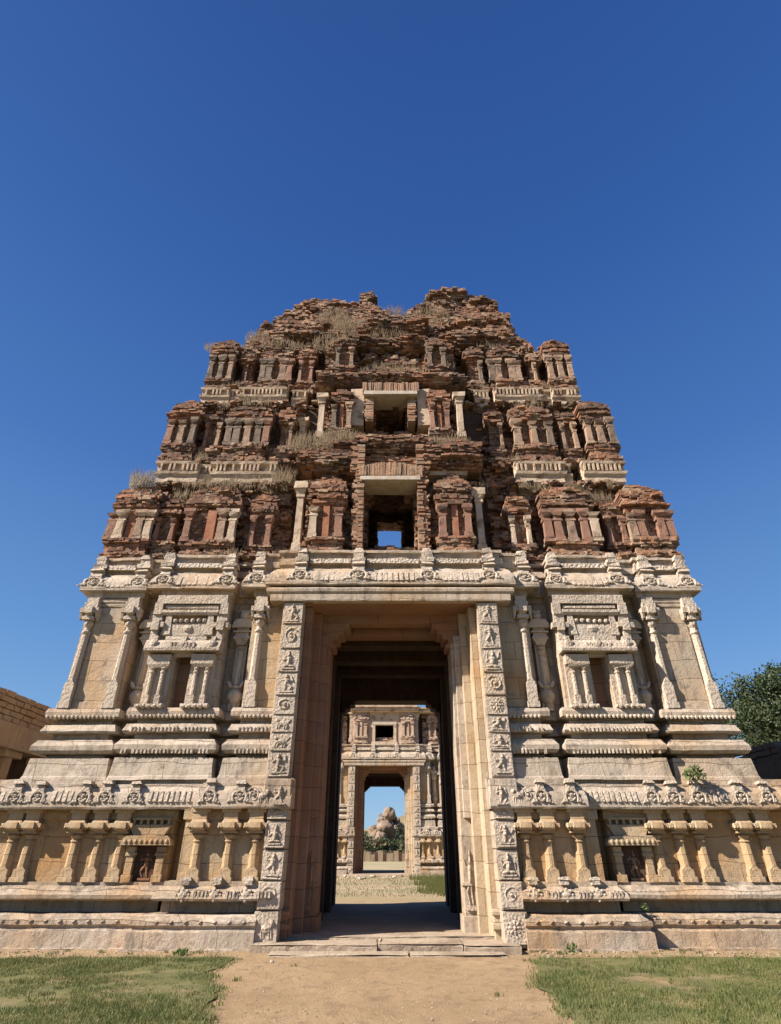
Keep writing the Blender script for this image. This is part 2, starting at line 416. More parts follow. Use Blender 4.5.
# fluted ribs between the medallions, cut in the eave as raised strips
def ribs(parent, x0, x1, y, z0, z1, tilt, step=.115):
    m = MB(); x = x0
    while x < x1:
        v = [(x,y-.02,z0),(x+step*.64,y-.02,z0),(x+step*.64,y+.12,z0),(x,y+.12,z0),(x,y-.02+tilt,z1),(x+step*.64,y-.02+tilt,z1),(x+step*.64,y+.14+tilt,z1),(x,y+.14+tilt,z1)]
        m.add(np.array(v)+RS.uniform(-.006,.006,(8,3)), BF); x += step
    if m.n: m.build('rib_carving', GRF, parent)
lm = sorted(lowmed)
for a,b in zip(lm[:-1],lm[1:]):
    if a < -2 and b > 2: continue
    if (a<-3.9)!=(b<-3.9) or (a>3.9)!=(b>3.9):
        if a < 0: ribs(eaves[-1], a+.3, -4.08, 13.04, 2.46, 2.66, .055)
        else: ribs(eaves[1], 4.02, b-.3, 13.04, 2.46, 2.66, .055)
        continue
    if b-a > .7: ribs(eaves[-1 if a<0 else 1], a+.3, b-.28, eave_front(a)-.01, 2.46, 2.66, .055)
# small creature carvings between the lower ones
for sgn in (-1,1):
    m = MB()
    for x,k in ((2.28,'dancer'),(2.62,'beast'),(2.82,'scroll')):
        figure(m, sgn*x, 12.98-.125, 2.38, .38, .34, k, -sgn)
    m.build('eave_carving', GRF, eaves[sgn], rough=.005)
# ---- pilasters ------------------------------------------------------------
def pilaster(h, w, d=.10, name='pilaster', mat=None, parent=None, loc=(0,0,0)):
    """local: foot at z=0, wall plane y=0, front = -y"""
    s = w/.2
    m = MB()
    m.box(-w*.62,w*.62,-d*1.15,.03,0,h*.05,.004)
    m.box(-w*.52,w*.52,-d,.03,h*.05,h*.20,.004)
    m.poly([(-w*.52,h*.20),(w*.52,h*.20),(0,h*.27)],-d*.98,.0)
    m.lathe(0,0,[(w*.5,h*.2),(w*.47,h*.24),(w*.42,h*.60),(w*.41,h*.66)],8,PI/8,d/(w*.46))
    m.lathe(0,0,[(w*.41,h*.655),(w*.5,h*.665),(w*.5,h*.68),(w*.36,h*.69),(w*.34,h*.715),(w*.52,h*.74),(w*.55,h*.76),(w*.42,h*.785)],12,0,d/(w*.46))
    o = m.build(name, mat or GRF, None, rough=.004, bevel=.004)
    c = MB()
    c.box(-w*.62,w*.62,-d*1.35,.03,h*.785,h*.815,.004)
    c.tb(0,-d*.5,h*.815,h*.86,w*.7,d*1.4,w*1.05,d*2.2)
    # cross-shaped corbel with drooping ends
    c.box(-w*1.0,w*1.0,-d*1.5,.03,h*.85,h*.895,.006)
    for q in (-1,1):
        c.tb(q*w*.85,-d*.6,h*.80,h*.85,w*.16,d*1.0,w*.34,d*1.6)
        c.ell((q*w*.93,-d*.7,h*.80),(w*.13,d*.5,h*.022),0,6,4)
    c.box(-w*.42,w*.42,-d*1.9,.03,h*.835,h*.90,.006)
    c.box(-w*.72,w*.72,-d*1.35,.03,h*.895,h*.945,.006); c.box(-w*.62,w*.62,-d*1.15,.03,h*.945,h*1.0,.006)
    cap = c.build('capital', mat or GRF, None, rough=.004, bevel=.004); cap.parent = o
    if parent: o.parent = parent
    o.location = Vector(loc)-(wloc(parent) if parent else Vector((0,0,0)))
    return o
def low_pilaster(h, w, d, mat, parent, loc):
    m = MB()
    m.box(-w*.62,w*.62,-d*1.2,.03,0,h*.07,.006); m.box(-w*.52,w*.52,-d,.03,h*.07,h*.17,.006); m.poly([(-w*.4,h*.17),(w*.4,h*.17),(0,h*.25)],-d*.97,.0)
    m.lathe(0,0,[(w*.5,h*.16),(w*.47,h*.22),(w*.43,h*.50),(w*.43,h*.53)],8,PI/8,d/(w*.46))
    m.lathe(0,0,[(w*.5,h*.53),(w*.5,h*.55),(w*.38,h*.56),(w*.52,h*.60),(w*.54,h*.62),(w*.40,h*.645)],12,0,d/(w*.46))
    o = m.build('pilaster', mat, None, rough=.006, bevel=.005)
    c = MB(); z = h*.645
    c.box(-w*.7,w*.7,-d*1.5,.03,z,z+h*.03,.006)
    c.tb(0,-d*.6,z+h*.03,z+h*.075,w*.9,d*1.9,w*1.3,d*2.6,.006)
    for q in (-1,1):
        c.tb(q*w*.66,-d*.75,z+h*.045,z+h*.09,w*.2,d*1.2,w*.5,d*1.9,.004)
        for e in (.45,.68,.9): c.ell((q*w*e,-d*1.7,z+h*.085),(w*.11,d*.35,h*.022),0,6,4)
    c.box(-w*.98,w*.98,-d*1.9,.03,z+h*.09,z+h*.14,.005)
    c.box(-w*.5,w*.5,-d*2.3,.03,z+h*.06,z+h*.155,.008)
    c.tb(0,-d*.6,z+h*.14,z+h*.20,w*1.5,d*2.4,w*1.1,d*2.0,.005)
    c.box(-w*.6,w*.6,-d*1.6,.03,z+h*.20,h*.94,.006); c.box(-w*.8,w*.8,-d*1.75,.03,h*.93,h*.985,.006)
    cap = c.build('capital', mat, None, rough=.006, bevel=.005); cap.parent = o
    o.parent = parent; o.location = Vector(loc)-wloc(parent); return o
PL = low_pilaster(1.30,.24,.115,GRO,G,(-3.24,13.12,1.05))
lowpil = [(-2.85,0),(-3.87,0),(-4.12,0)]
for x in (-3.87,-2.72,3.18,3.79,2.72): dup(PL, G, Vector((x,13.12,1.05))-G.location)
for x in (-9.2,-8.75,-7.75,-7.4,-6.45,-5.98,-5.52, 5.46,5.93,6.36,7.27,7.68,8.6,9.1): dup(PL, G, Vector((x,13.36,1.05))-G.location)
# lower niche shrines
def low_niche(cx, y, w=.84):
    m = MB()
    for s in (-1,1):
        a = cx+s*w*.36
        m.box(a-.1,a+.1,y-.13,y+.02,1.05,1.18,.006); m.box(a-.075,a+.075,y-.10,y+.02,1.18,1.5,.006); m.box(a-.1,a+.1,y-.12,y+.02,1.5,1.56,.006)
        m.box(a-.085,a+.085,y-.11,y+.02,1.56,1.66,.006)
    m.poly([(cx-w*.62,1.68),(cx+w*.62,1.68),(cx+w*.57,1.80),(cx+w*.5,1.85),(cx-w*.5,1.85),(cx-w*.57,1.80)],y-.22,y)
    m.poly([(cx-w*.38,1.85),(cx+w*.38,1.85),(cx+w*.52,2.05),(cx-w*.52,2.05)],y-.14,y)
    for k in range(6): m.box(cx-w*.45+k*w*.17,cx-w*.45+k*w*.17+.05,y-.12,y,2.05,2.14,.004)
    m.box(cx-w*.48,cx+w*.48,y-.13,y,2.135,2.18,.004)
    for k in range(9): m.ell((cx-w*.5+k*w*.125,y-.22,1.75),(.035,.03,.045),0,6,4)
    o = m.build('niche', GRO, G, rough=.004, bevel=.005)
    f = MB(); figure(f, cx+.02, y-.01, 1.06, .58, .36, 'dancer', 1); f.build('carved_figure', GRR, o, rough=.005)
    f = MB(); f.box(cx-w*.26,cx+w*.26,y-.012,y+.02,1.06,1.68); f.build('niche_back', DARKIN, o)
low_niche(-4.95,13.36); low_niche(4.9,13.36)
# small ledge carvings of the bays beside the door
for sgn in (-1,1):
    m = MB()
    for k,x in enumerate((2.75,3.35,3.95)):
        cx = sgn*x
        m.ell((cx,12.86,.87),(.1,.035,.08),0,10,4)
        for q in range(8): m.ell((cx+.12*math.cos(q*PI/4),12.86,.87+.09*math.sin(q*PI/4)),(.03,.03,.03),0,6,4)
        m.box(cx-.08,cx+.08,12.9,13.1,1.03,1.10,.012); m.tb(cx,13.0,1.10,1.15,.22,.2,.16,.18,.012)
        for q in range(4): m.box(cx+.22+q*.07,cx+.255+q*.07,12.83,12.95,.82,.93,.006)
    m.build('ledge_carving', GRF, G, rough=.004)
# ---- door jambs -----------------------------------------------------------
for sgn in (-1,1):
    m = MB()
    def B(x0,x1,y0,y1,z0,z1,j=.006): m.box(sgn*x0,sgn*x1,y0,y1,z0,z1,j)
    # outer jamb, lower part in big blocks that step a little
    for (x0,x1,y,z0,z1) in ((2.10,2.56,12.90,.05,.62),(2.09,2.54,12.93,.62,1.08),(2.08,2.50,12.97,1.08,1.62),(2.08,2.50,12.96,1.62,2.12),(2.08,2.48,12.98,2.12,2.34),(2.05,2.62,12.86,2.345,2.88),(2.13,2.64,13.06,2.88,6.86)):
        B(x0,x1,y,13.55,z0+.004,z1-.004)
    # splayed, stepped reveal
    m0 = m; m = MB()
    B(1.95,2.13,13.34,14.0,.1,6.85); B(1.76,1.97,13.78,14.2,.1,6.85); B(1.955,2.0,13.335,13.36,.7,6.3)
    B(1.98,2.12,13.22,13.5,.12,.62); B(1.94,2.12,13.16,13.5,.30,.40); B(1.95,2.12,13.18,13.5,.52,.60)
    m.build('door_reveal', GRR if sgn<0 else GRV, G, bevel=.014); m = m0  # left reveal coloured as shaded, right as lit: light painted into the stone
    j = m.build('door_jamb', GR, G, bevel=.014)
    zz = [(.10,.60),(.63,1.07),(1.10,1.60),(1.63,2.08),(2.13,2.33)]
    ks = ['beast','scroll','dancer','seated','dancer'] if sgn<0 else ['rosette','scroll','seated','dancer','dancer']
    ys = [12.90,12.93,12.97,12.96,12.98]
    for (a,b),k,y in zip(zz,ks,ys): panel(j, sgn*2.31, y, a, b, .40, k, -sgn)
    zz = [(2.92,3.42),(3.42,3.80),(3.80,4.18),(4.18,4.60),(4.60,5.12),(5.12,5.68),(5.68,6.28),(6.28,6.84)]
    ks = ['dancer','beast','beast','scroll','dancer','seated','scroll','dancer'] if sgn<0 else ['dancer','seated','dancer','rosette','scroll','seated','dancer','dancer']
    for (a,b),k in zip(zz,ks): panel(j, sgn*2.385, 13.06, a, b, .46, k, sgn)
    # inner door pillar
    m = MB()
    def B(x0,x1,y0,y1,z0,z1,j=.006): m.box(sgn*x0,sgn*x1,y0,y1,z0,z1,j)
    B(1.52,1.80,13.98,14.75,.1,6.3); B(1.48,1.83,13.94,14.78,.1,.45); B(1.50,1.70,13.95,14.2,.95,1.02)
    B(1.60,1.9,13.9,14.0,2.2,6.3)
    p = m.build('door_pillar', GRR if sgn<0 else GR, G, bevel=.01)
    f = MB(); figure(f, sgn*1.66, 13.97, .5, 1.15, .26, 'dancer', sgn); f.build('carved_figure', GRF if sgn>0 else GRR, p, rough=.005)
    # corbel bracket at its head
    m = MB()
    X = lambda v: sgn*v
    m.poly([(X(1.95),6.10),(X(1.48),6.10),(X(1.47),6.22),(X(1.34),6.24),(X(1.33),6.36),(X(1.20),6.38),(X(1.18),6.52),(X(1.06),6.54),(X(1.05),6.66),(X(1.95),6.66)],13.96,14.7)
    m.poly([(X(1.56),6.0),(X(1.42),6.0),(X(1.40),6.10),(X(1.56),6.12)],13.98,14.6)
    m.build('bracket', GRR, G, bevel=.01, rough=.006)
    # pillars and walls of the passage
    m = MB(); m.sweep([(-2.6,15.0),(-1.8,15.0),(-1.8,20.6)] [::-1] if False else ([( -1.78,21.0),(-1.78,14.8)] if sgn>0 else [(-1.78,21.0),(-1.78,14.8)]), [(0,0),(0,7.2)], .5, 0)
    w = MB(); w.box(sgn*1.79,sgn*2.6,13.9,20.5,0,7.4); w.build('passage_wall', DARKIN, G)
    w = MB(); w.box(sgn*1.70,sgn*2.6,20.3,21.0,0,7.0)
    w.poly([(X(1.9),5.70),(X(1.58),5.70),(X(1.57),5.82),(X(1.44),5.84),(X(1.42),5.96),(X(1.28),5.98),(X(1.26),6.10),(X(1.9),6.10)],20.3,20.95)
    for y in (16.2,18.3): w.box(sgn*1.62,sgn*1.85,y,y+.4,.1,6.4,.01)
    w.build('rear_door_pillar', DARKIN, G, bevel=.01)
# lintels and ceiling of the passage
m = MB(); m.box(-2.14,2.14,13.14,13.98,6.865,7.28,.004); m.box(-2.0,2.0,13.99,14.35,6.66,7.25,.004); m.box(-1.95,1.95,14.7,15.1,6.55,7.2,.004)
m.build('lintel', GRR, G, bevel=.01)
m = MB(); m.box(-2.98,2.98,12.97,13.6,6.87,7.06,.004); m.sweep([(-3.02,13.5),(-3.02,13.0),(3.02,13.0),(3.02,13.5)],[(-.3,7.06),(.02,7.06),(.06,7.11),(.07,7.19),(.02,7.24),(-.3,7.25)],.2,.006)
m.build('lintel', GR, G, bevel=.01)
m = MB(); m.box(-2.6,2.6,14.35,21.0,7.2,7.8); m.box(-2.6,2.6,20.3,21.0,6.1,7.2)
for y in (16.0,17.6,19.2): m.box(-1.9,1.9,y,y+.5,6.7,7.2)
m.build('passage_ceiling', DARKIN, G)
# ---- upper wall -----------------------------------------------------------
UPF = [(-7.7,YB),(-7.7,13.5),(-6.38,13.5),(-6.38,13.95),(-5.80,13.95),(-5.80,13.38),(-4.07,13.38),(-4.07,13.90),(-3.44,13.90),(-3.44,13.38),(-2.6,13.38)]
UPN = UPF[:6]+[(-5.17,13.38),(-5.17,13.75),(-4.78,13.75),(-4.78,13.38)]+UPF[6:]
BAS = [(-.4,2.86),(.26,2.88),(.25,2.94),(.235,2.96),(.20,3.32),(-.02,3.33),(-.02,3.40),(.19,3.42),(.245,3.48),(.25,3.58),(.19,3.66),(.17,3.70),(-.03,3.705),(-.03,3.84),(.17,3.85),(.19,3.89),(.15,3.98),(.13,4.03),(-.02,4.04),(-.02,4.17),(.17,4.20),(.18,4.30),(.15,4.38),(-.3,4.385)]
for sgn in (-1,1):
    f = (lambda p: p) if sgn<0 else mir
    m = MB(); m.sweep(f(UPF), BAS, .2, .01, .03); m.build('base_moulding', GR, G)
    # scallop row under the top slab, dentils under the torus
    for (x0,x1,y) in ((6.3,7.86,13.5),(4.0,5.9,13.38),(2.7,3.46,13.38)):
        m = MB()
        x = x0
        while x < x1:
            m.ell((sgn*x,y-.16,4.19),(.04,.05,.05),0,6,4); x += .095
        m.build('petal_row', GRF, G)
        if x0 < 6:
            for (p0,p1,q0,q1) in ((.255,.1,3.40,3.50),(.21,.1,3.86,3.96)):
                m = MB(); x = x0
                while x < x1:
                    if random.random() > .08: m.box(sgn*x-.02,sgn*x+.02,y-p0+random.uniform(0,.012),y-p1,q0,q1,.006)
                    x += .085
                m.build('dentil_row', GRF, G)

    m = MB(); m.sweep(f(UPN), [(-.4,4.38),(0,4.38),(0,5.72),(-.4,5.72)], .25,.006)
    m.sweep(f(UPF), [(-.4,5.724),(0,5.724),(0,7.14),(.05,7.15),(.05,7.31),(-.4,7.31)], .25,.006)
    m.build('wall', GR, G)
    m = MB(); m.box(sgn*2.7, sgn*3.38, 13.355, 13.42, 4.42, 6.4, .004); m.build('wall_slab', GRO, G)
    # panel frames in the corner bay
    m = MB(); m.box(sgn*6.62,sgn*7.42,13.46,13.52,7.02,7.12,.004); m.box(sgn*6.62,sgn*7.42,13.47,13.52,4.4,6.86,.006); m.box(sgn*6.64,sgn*7.4,13.44,13.5,4.4,4.55,.005)
    m.box(sgn*6.5,sgn*7.6,13.465,13.52,6.9,6.99,.004)
    m.build('wall_slab', GR, G, bevel=.006)
PU = pilaster(2.72,.225,.145,mat=GRF,parent=G,loc=(-7.55,13.5,4.385))
dup(PU,G,Vector((-6.52,13.5,4.385))-G.location)
for x,y in ((7.55,13.5),(6.52,13.5),(3.28,13.38)): dup(PU,G,Vector((x,y,4.385))-G.location)
dup(PU,G,Vector((-3.24,13.38,4.385))-G.location)
# vase pilasters in the recesses
def vase_pilaster(cx, y, z0=4.39):
    m = MB()
    m.lathe(cx,y,[(.10,z0),(.10,z0+.06),(.06,z0+.08),(.06,z0+.14),(.12,z0+.2),(.175,z0+.30),(.18,z0+.38),(.13,z0+.46),(.08,z0+.5),(.12,z0+.53),(.12,z0+.57),(.07,z0+.6)],12,0,.95)
    for k in range(8):
        a = k*PI/4; m.ell((cx+.16*math.cos(a),y+.13*math.sin(a),z0+.34),(.035,.035,.09),0,6,4)
    m.ell((cx-.14,y-.08,z0+.6),(.05,.05,.10),.5,6,4); m.ell((cx+.14,y-.08,z0+.6),(.05,.05,.10),-.5,6,4)
    m.lathe(cx,y,[(.085,z0+.6),(.075,z0+1.35),(.10,z0+1.37),(.10,z0+1.42),(.06,z0+1.44),(.11,z0+1.52),(.07,z0+1.56)],8,PI/8,.9)
    m.box(cx-.13,cx+.13,y,y+.3,z0,z0+2.5,.004)
    o = m.build('vase_pilaster', GRF, G, rough=.006)
    c = MB()
    c.tb(cx,y,z0+1.56,z0+1.70,.2,.2,.36,.3); c.box(cx-.2,cx+.2,y-.17,y+.1,z0+1.70,z0+1.75,.004)
    c.tb(cx,y,z0+1.75,z0+1.86,.38,.3,.30,.26); c.box(cx-.22,cx+.22,y-.18,y+.1,z0+1.86,z0+1.90,.004)
    c.poly([(cx-.27,z0+1.98),(cx+.27,z0+1.98),(cx+.25,z0+2.10),(cx+.17,z0+2.2),(cx-.17,z0+2.2),(cx-.25,z0+2.10)],y-.2,y+.12)
    c.box(cx-.15,cx+.15,y-.13,y+.1,z0+1.9,z0+1.98,.004)
    c.ell((cx,y-.06,z0+2.3),(.14,.12,.13),0,8,4); c.box(cx-.1,cx+.1,y-.1,y+.1,z0+2.2,z0+2.45,.006)
    c.build('capital', GRF, o, rough=.004, bevel=.004)
for x,y in ((-6.05,13.76),(-3.70,13.70),(6.05,13.76),(3.72,13.70)): vase_pilaster(x,y-.03)
# big niche shrines of the upper wall
def niche_shrine(cx, y):
    m = MB()
    for s in (-1,1):
        a = cx+s*.52
        m.box(a-.30,a+.27,y-.05,y+.02,4.39,5.60,.006)                     # side slab
        m.box(a-.33,a+.30,y-.24,y+.02,4.38,4.45,.006)
        for q in range(5): m.ell((a-.26+q*.13,y-.2,4.40),(.06,.07,.06),0,6,4)
        m.box(a-.29,a+.26,y-.19,y+.02,5.38,5.60,.006); m.tb(a-.0,y-.06,5.3,5.38,.42,.2,.54,.26)
    m.box(cx-.24,cx+.24,y-.06,y+.02,5.58,5.72,.005)
    # eave slab with arch ornament
    m.polyx([(y+.02,5.66),(y-.30,5.66),(y-.31,5.72),(y-.27,5.86),(y-.20,5.94),(y+.02,5.96)], cx-.90, cx+.90)
    for q in range(7): m.box(cx-.3+q*.09,cx-.25+q*.09,y-.31,y-.1,5.74,5.86,.004)
    for q in (-.7,.0,.7): m.ell((cx+q,y-.28,5.84),(.12,.05,.10),0,10,4); m.box(cx+q-.05,cx+q+.05,y-.22,y,5.94,6.04,.008)
    m.box(cx-.5,cx+.5,y-.15,y+.02,5.96,6.06,.006)
    for s in (-1,1):
        a = cx+s*.80
        m.box(a-.08,a+.08,y-.16,y+.02,5.96,6.28,.006); m.box(a-.2,a+.2,y-.20,y+.02,6.28,6.40,.006); m.box(a-.09,a+.09,y-.22,y+.02,6.2,6.46,.006); m.box(a-.12,a+.12,y-.14,y+.02,6.4,6.62,.006)
        a = cx+s*.52
        m.tb(a,y-.06,6.1,6.62,.2,.18,.12,.16)
    m.poly([(cx-.62,6.08),(cx+.62,6.08),(cx+.5,6.18),(cx+.48,6.36),(cx-.48,6.36),(cx-.5,6.18)],y-.13,y+.02)
    for q in range(6): m.ell((cx-.36+q*.145,y-.12,6.46),(.055,.06,.055),0,8,4)
    m.ell((cx,y-.13,6.26),(.13,.05,.09),0,8,4)
    m.box(cx-.55,cx+.55,y-.10,y+.02,6.38,6.41,.003)
    m.polyx([(y+.02,6.6),(y-.16,6.6),(y-.19,6.66),(y-.19,6.73),(y+.02,6.74)], cx-.7, cx+.7)
    m.box(cx-.66,cx+.66,y-.14,y+.02,6.78,6.86,.004)
    m.box(cx-.88,cx+.88,y-.17,y+.02,6.90,7.12,.005)
    for s in (-1,1): m.box(cx+s*.82-.1,cx+s*.82+.1,y-.18,y+.02,6.62,6.92,.005)
    o = m.build('niche_shrine', GRF, G, rough=.012, bevel=.006)
    for s in (-1,1):
        for q in (-.14,.12):
            a = cx+s*.52+q
            c = MB(); c.box(a-.06,a+.06,y-.17,y-.03,4.45,4.66,.004); c.lathe(a,y-.10,[(.055,4.66),(.048,5.16),(.065,5.18),(.065,5.21),(.04,5.23),(.07,5.28),(.05,5.31)],8,PI/8)
            c.build('colonnette', GRF, o)
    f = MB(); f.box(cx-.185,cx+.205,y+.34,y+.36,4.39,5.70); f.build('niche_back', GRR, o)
niche_shrine(-4.97,13.38); niche_shrine(4.97,13.38)
# ---- top cornice ----------------------------------------------------------
CP = [(-7.97,YB),(-7.97,13.36),(-6.30,13.36),(-6.30,13.52),(-6.18,13.52),(-6.18,13.22),(-3.98,13.22),(-3.98,13.75),(-3.76,13.75),(-3.76,13.12),(-3.12,13.12),(-3.12,12.94)]
CPF = CP+mir(CP)
CORN = [(-.5,7.29),(0,7.285),(.02,7.31),(.015,7.42),(-.02,7.55),(-.07,7.66),(-.12,7.74),(-.16,7.78),(-.19,7.82),(-.27,7.83),(-.27,7.92),(-.22,7.95),(-.22,8.12),(-.27,8.14),(-.26,8.26),(-.20,8.28),(-.20,8.36),(-1.5,8.45)]
m = MB(); m.sweep(CPF, CORN, .17, .012, .06); COR = m.build('cornice', GR, G)
def cf(x):
    a = abs(x); return 12.94 if a<3.12 else 13.12 if a<3.78 else 13.22 if a<6.2 else 13.36
topmed = [-7.72,-6.55,-5.85,-4.22,-3.42,-2.3,-.82,.95,2.52,3.44,4.28,5.85,6.75,7.72]
for x in topmed:
    medal(COR, x, cf(x)+.015, 7.55, 1.3, -.30, 1.0)
    m = MB(); y = cf(x)+.12
    m.box(x-.16,x+.16,y,y+.25,7.78,7.90,.018); m.box(x-.11,x+.11,y+.02,y+.25,7.90,7.99,.018); m.box(x-.17,x+.17,y-.03,y+.25,7.99,8.10,.022)
    m.box(x-.13,x+.13,y-.0,y+.25,8.10,8.24,.022); m.tb(x,y+.12,8.24,8.38,.30,.25,.18,.22,.02)
    m.build('finial', GRF, COR, rough=.01)
for a,b in zip(topmed[:-1],topmed[1:]):
    if cf(a)==cf(b) and b-a>.8:
        ribs(COR, a+.38, b-.36, cf(a)-.012, 7.40, 7.66, .095, .135)
        m = MB(); m.polyx([(cf(a)+.13,7.95),(cf(a)+.145,8.08),(cf(a)+.24,8.12),(cf(a)+.3,7.95)],a+.22,b-.22); m.build('carved_roll', GRC, COR, rough=.01)
# =================================================================== BRICK SUPERSTRUCTURE
def sil(x):     # height of the broken top edge over x
    X = [-6.8,-6.3,-6.0,-5.6,-5.1,-4.6,-3.9,-3.2,-2.6,-1.7,-1.2,-.8,-.55,-.2,.5,.75,1.2,1.9,2.3,2.9,3.6,4.3,4.8,5.15,5.45,5.8,6.4]
    Z = [17.7,18.4,19.2,20.6,22.0,23.1,23.7,23.5,23.5,23.4,23.7,24.0,22.0,21.2,21.2,22.2,23.3,24.2,24.6,24.7,24.7,24.4,23.9,22.6,20.9,19.2,17.8]
    return np.interp(x, X, Z)
def hw(z): return np.interp(z, [8.4,11.2,11.21,12.9,12.91,15.0,15.01,16.5,16.51,18.3,18.31,30],[7.75,7.2,6.95,6.95,6.75,6.4,6.4,6.3,6.1,5.8,6.9,6.9])
def yfz(z): return np.interp(z, [8.4,11.2,11.21,12.9,12.91,15.0,15.01,16.5,16.51,18.3,19.3,23],[14.4,14.6,14.72,14.75,15.05,15.2,15.42,15.45,15.75,15.85,16.1,17.4])
DX,DY,DZ = .175,.17,.086
xs = np.arange(-8,8.01,DX); ysg = np.arange(13.3,20.4,DY); zs = np.arange(8.42,25.4,DZ)
Xg,Yg,Zg = np.meshgrid(xs,ysg,zs,indexing='ij')
par = (np.arange(len(zs))%2)[None,None,:]
Xg = Xg + par*DX*.5 - DX*.25
P3 = np.stack([Xg,Yg,Zg],-1)
n1 = vn(P3*np.array([1,1,1.4]), .9, 3); n2 = vn(P3*np.array([1,1,1.6]), 2.6, 9); n3 = vn(P3*np.array([1,1,.2])+np.array([0,0,50]),1.3,22)
crs = RS.uniform(-1,1,len(zs)); crs = crs[None,None,:]
aX = np.abs(Xg)
bay = np.where(aX<2.45,-.32,np.where(aX<3.05,np.where(Xg>0,.75,.4),np.where(aX<5.6,-.02,np.where(aX<6.1,.25,.0))))
bay = np.where(Zg>18.6, np.where(aX<1.35,-.25,0.), bay)
ledge = .09*np.sign(np.sin((Zg-8.4)*2*PI/.7+n1))*(n3>-.2) + .03*crs
front = yfz(Zg)+bay + .16*n1 + .17*n2 - ledge + .22*np.clip(Zg-18.2,0,1)*n1*1.6
side = hw(Zg) - .13*n1 - .08*n2 + .6*ledge
front = front + .38*np.clip(vn(np.stack([Xg*2.6,0*Xg,Zg*.55],-1),1.,88)-.15,0,1)*(Zg<18.6)
occ = (Yg > front) & (aX < side) & (Yg < 20.0 - (yfz(Zg)-14.2)*.3)
occ &= Zg < sil(Xg + .25*n1) + .28*n2 - .10*np.abs(Yg-17.6)
# terraces broken away above z 18: keep a rough slope
occ &= ~((aX<.77)&(Zg>8.98)&(Zg<10.95)&(Yg<15.4))
occ &= ~((aX<1.3)&(Zg>8.9)&(Zg<13.0)&(Yg>15.2)&(Yg<19.2))
occ &= ~((aX<.52)&(Zg>8.98)&(Zg<12.7)&(Yg>14))
occ &= ~((aX<.58)&(Zg>13.8)&(Zg<14.72)&(Yg<17.2))
occ &= ~((aX<.95)&(Zg>11.0)&(Zg<11.9)&(Yg<14.35))
pad = np.pad(occ,1)
ex = occ & ~(pad[:-2,1:-1,1:-1]&pad[2:,1:-1,1:-1]&pad[1:-1,:-2,1:-1]&pad[1:-1,2:,1:-1]&pad[1:-1,1:-1,2:]&pad[1:-1,1:-1,:-2])
idx = np.argwhere(ex)
tone_n = (vn(P3,1.1,41)*.5+vn(P3,4.,43)*.3)
limits = [(8.4,11.2,'brick_tier'),(11.2,15.0,'brick_tier'),(15.0,18.4,'brick_tier'),(18.4,30,'ruined_crown')]
tiers = []
for z0,z1,nm in limits:
    m = MB(); vv=[]; cc=[]
    sel = idx[(zs[idx[:,2]]>=z0)&(zs[idx[:,2]]<z1)]
    cen = P3[sel[:,0],sel[:,1],sel[:,2]]
    N = len(sel); hx = np.array([DX,DY*1.15,DZ*.97])/2
    keep = RS.rand(N) > .05
    cen = cen[keep]; N = len(cen); sel = sel[keep]
    unit = np.array([(a,b,c) for c in (-1,1) for a,b in ((-1,-1),(1,-1),(1,1),(-1,1))])
    size = hx[None,:]*RS.uniform(.9,1.15,(N,3)); size[:,2] *= np.where(RS.rand(N)<.28, RS.uniform(1.3,2.2,N), 1.)
    V = cen[:,None,:] + unit[None]*size[:,None,:] + RS.uniform(-.02,.02,(N,8,3))*np.array([1,1,.8])
    V = V + (RS.uniform(-1,1,(N,1,3))*np.array([.015,.03,.006]))
    m.V = [V.reshape(-1,3)]; m.n = N*8
    m.F = [tuple(q+8*i for q in f) for i in range(N) for f in BF]
    tn = np.clip(.42+tone_n[sel[:,0],sel[:,1],sel[:,2]]*.7+RS.uniform(-.28,.28,N),0,1)
    m.c = np.repeat(tn,6).tolist()
    tiers.append(m.build(nm, BRK, G, colattr=True, recalc=False))
print('bricks', len(idx))
# solid cores so no light leaks
m = MB()
for x0,x1 in ((-7.3,-1.4),(1.4,7.3)): m.box(x0,x1,14.75,19.3,8.3,11.1)
for x0,x1 in ((-6.7,-1.4),(1.4,6.7)): m.box(x0,x1,15.1,18.9,11.1,14.9)
m.box(-6.1,6.1,15.9,18.5,15.05,17.9); m.box(-4.2,4.6,17.2,18.8,17.9,21.0); m.box(-1.4,1.4,15.6,18.8,13.1,13.6); m.box(-1.38,1.38,17.4,18.9,13.6,15.0)
m.box(-7.5,7.5,14.0,20.2,7.8,8.44)
m.box(-7.5,-2.65,14.0,20.4,0,7.8); m.box(2.65,7.5,14.0,20.4,0,7.8)
m.build('core', DARKIN, G)
# ---- miniature shrines ------------------------------------------------------
def courses(m, cx, w, y0, dep, z0, z1, prof, seed, jit=.018, brick=.15, toneS=1.):
    """thin brick courses round a rectangular aedicule; prof(t) -> outset"""
    z = z0; k = 0
    while z < z1:
        t = (z-z0)/(z1-z0); hgt = random.choice((.06,.075,.09,.12)); o = prof(t)
        wk = w/2+o+random.uniform(-jit,jit); yk = y0-o+random.uniform(-jit,jit)
        tn = random.random()
        if wk > .06:
            x = cx-wk+(k%2)*.05*random.random()
            while x < cx+wk-.03:
                L = min(random.uniform(.11,brick*1.6), cx+wk-x)
                if random.random() > .04:
                    edge = abs((x+L/2-cx)/wk)
                    yy = yk+random.uniform(-.025,.03)+ (.10*edge**3)
                    m.box(x, x+L-.004, yy, max(y0+dep*.8,yy+.1), z, z+hgt*.95, .014, min(1,max(0,tn*.5+random.random()*.5))*toneS)
                x += L
        z += hgt; k += 1
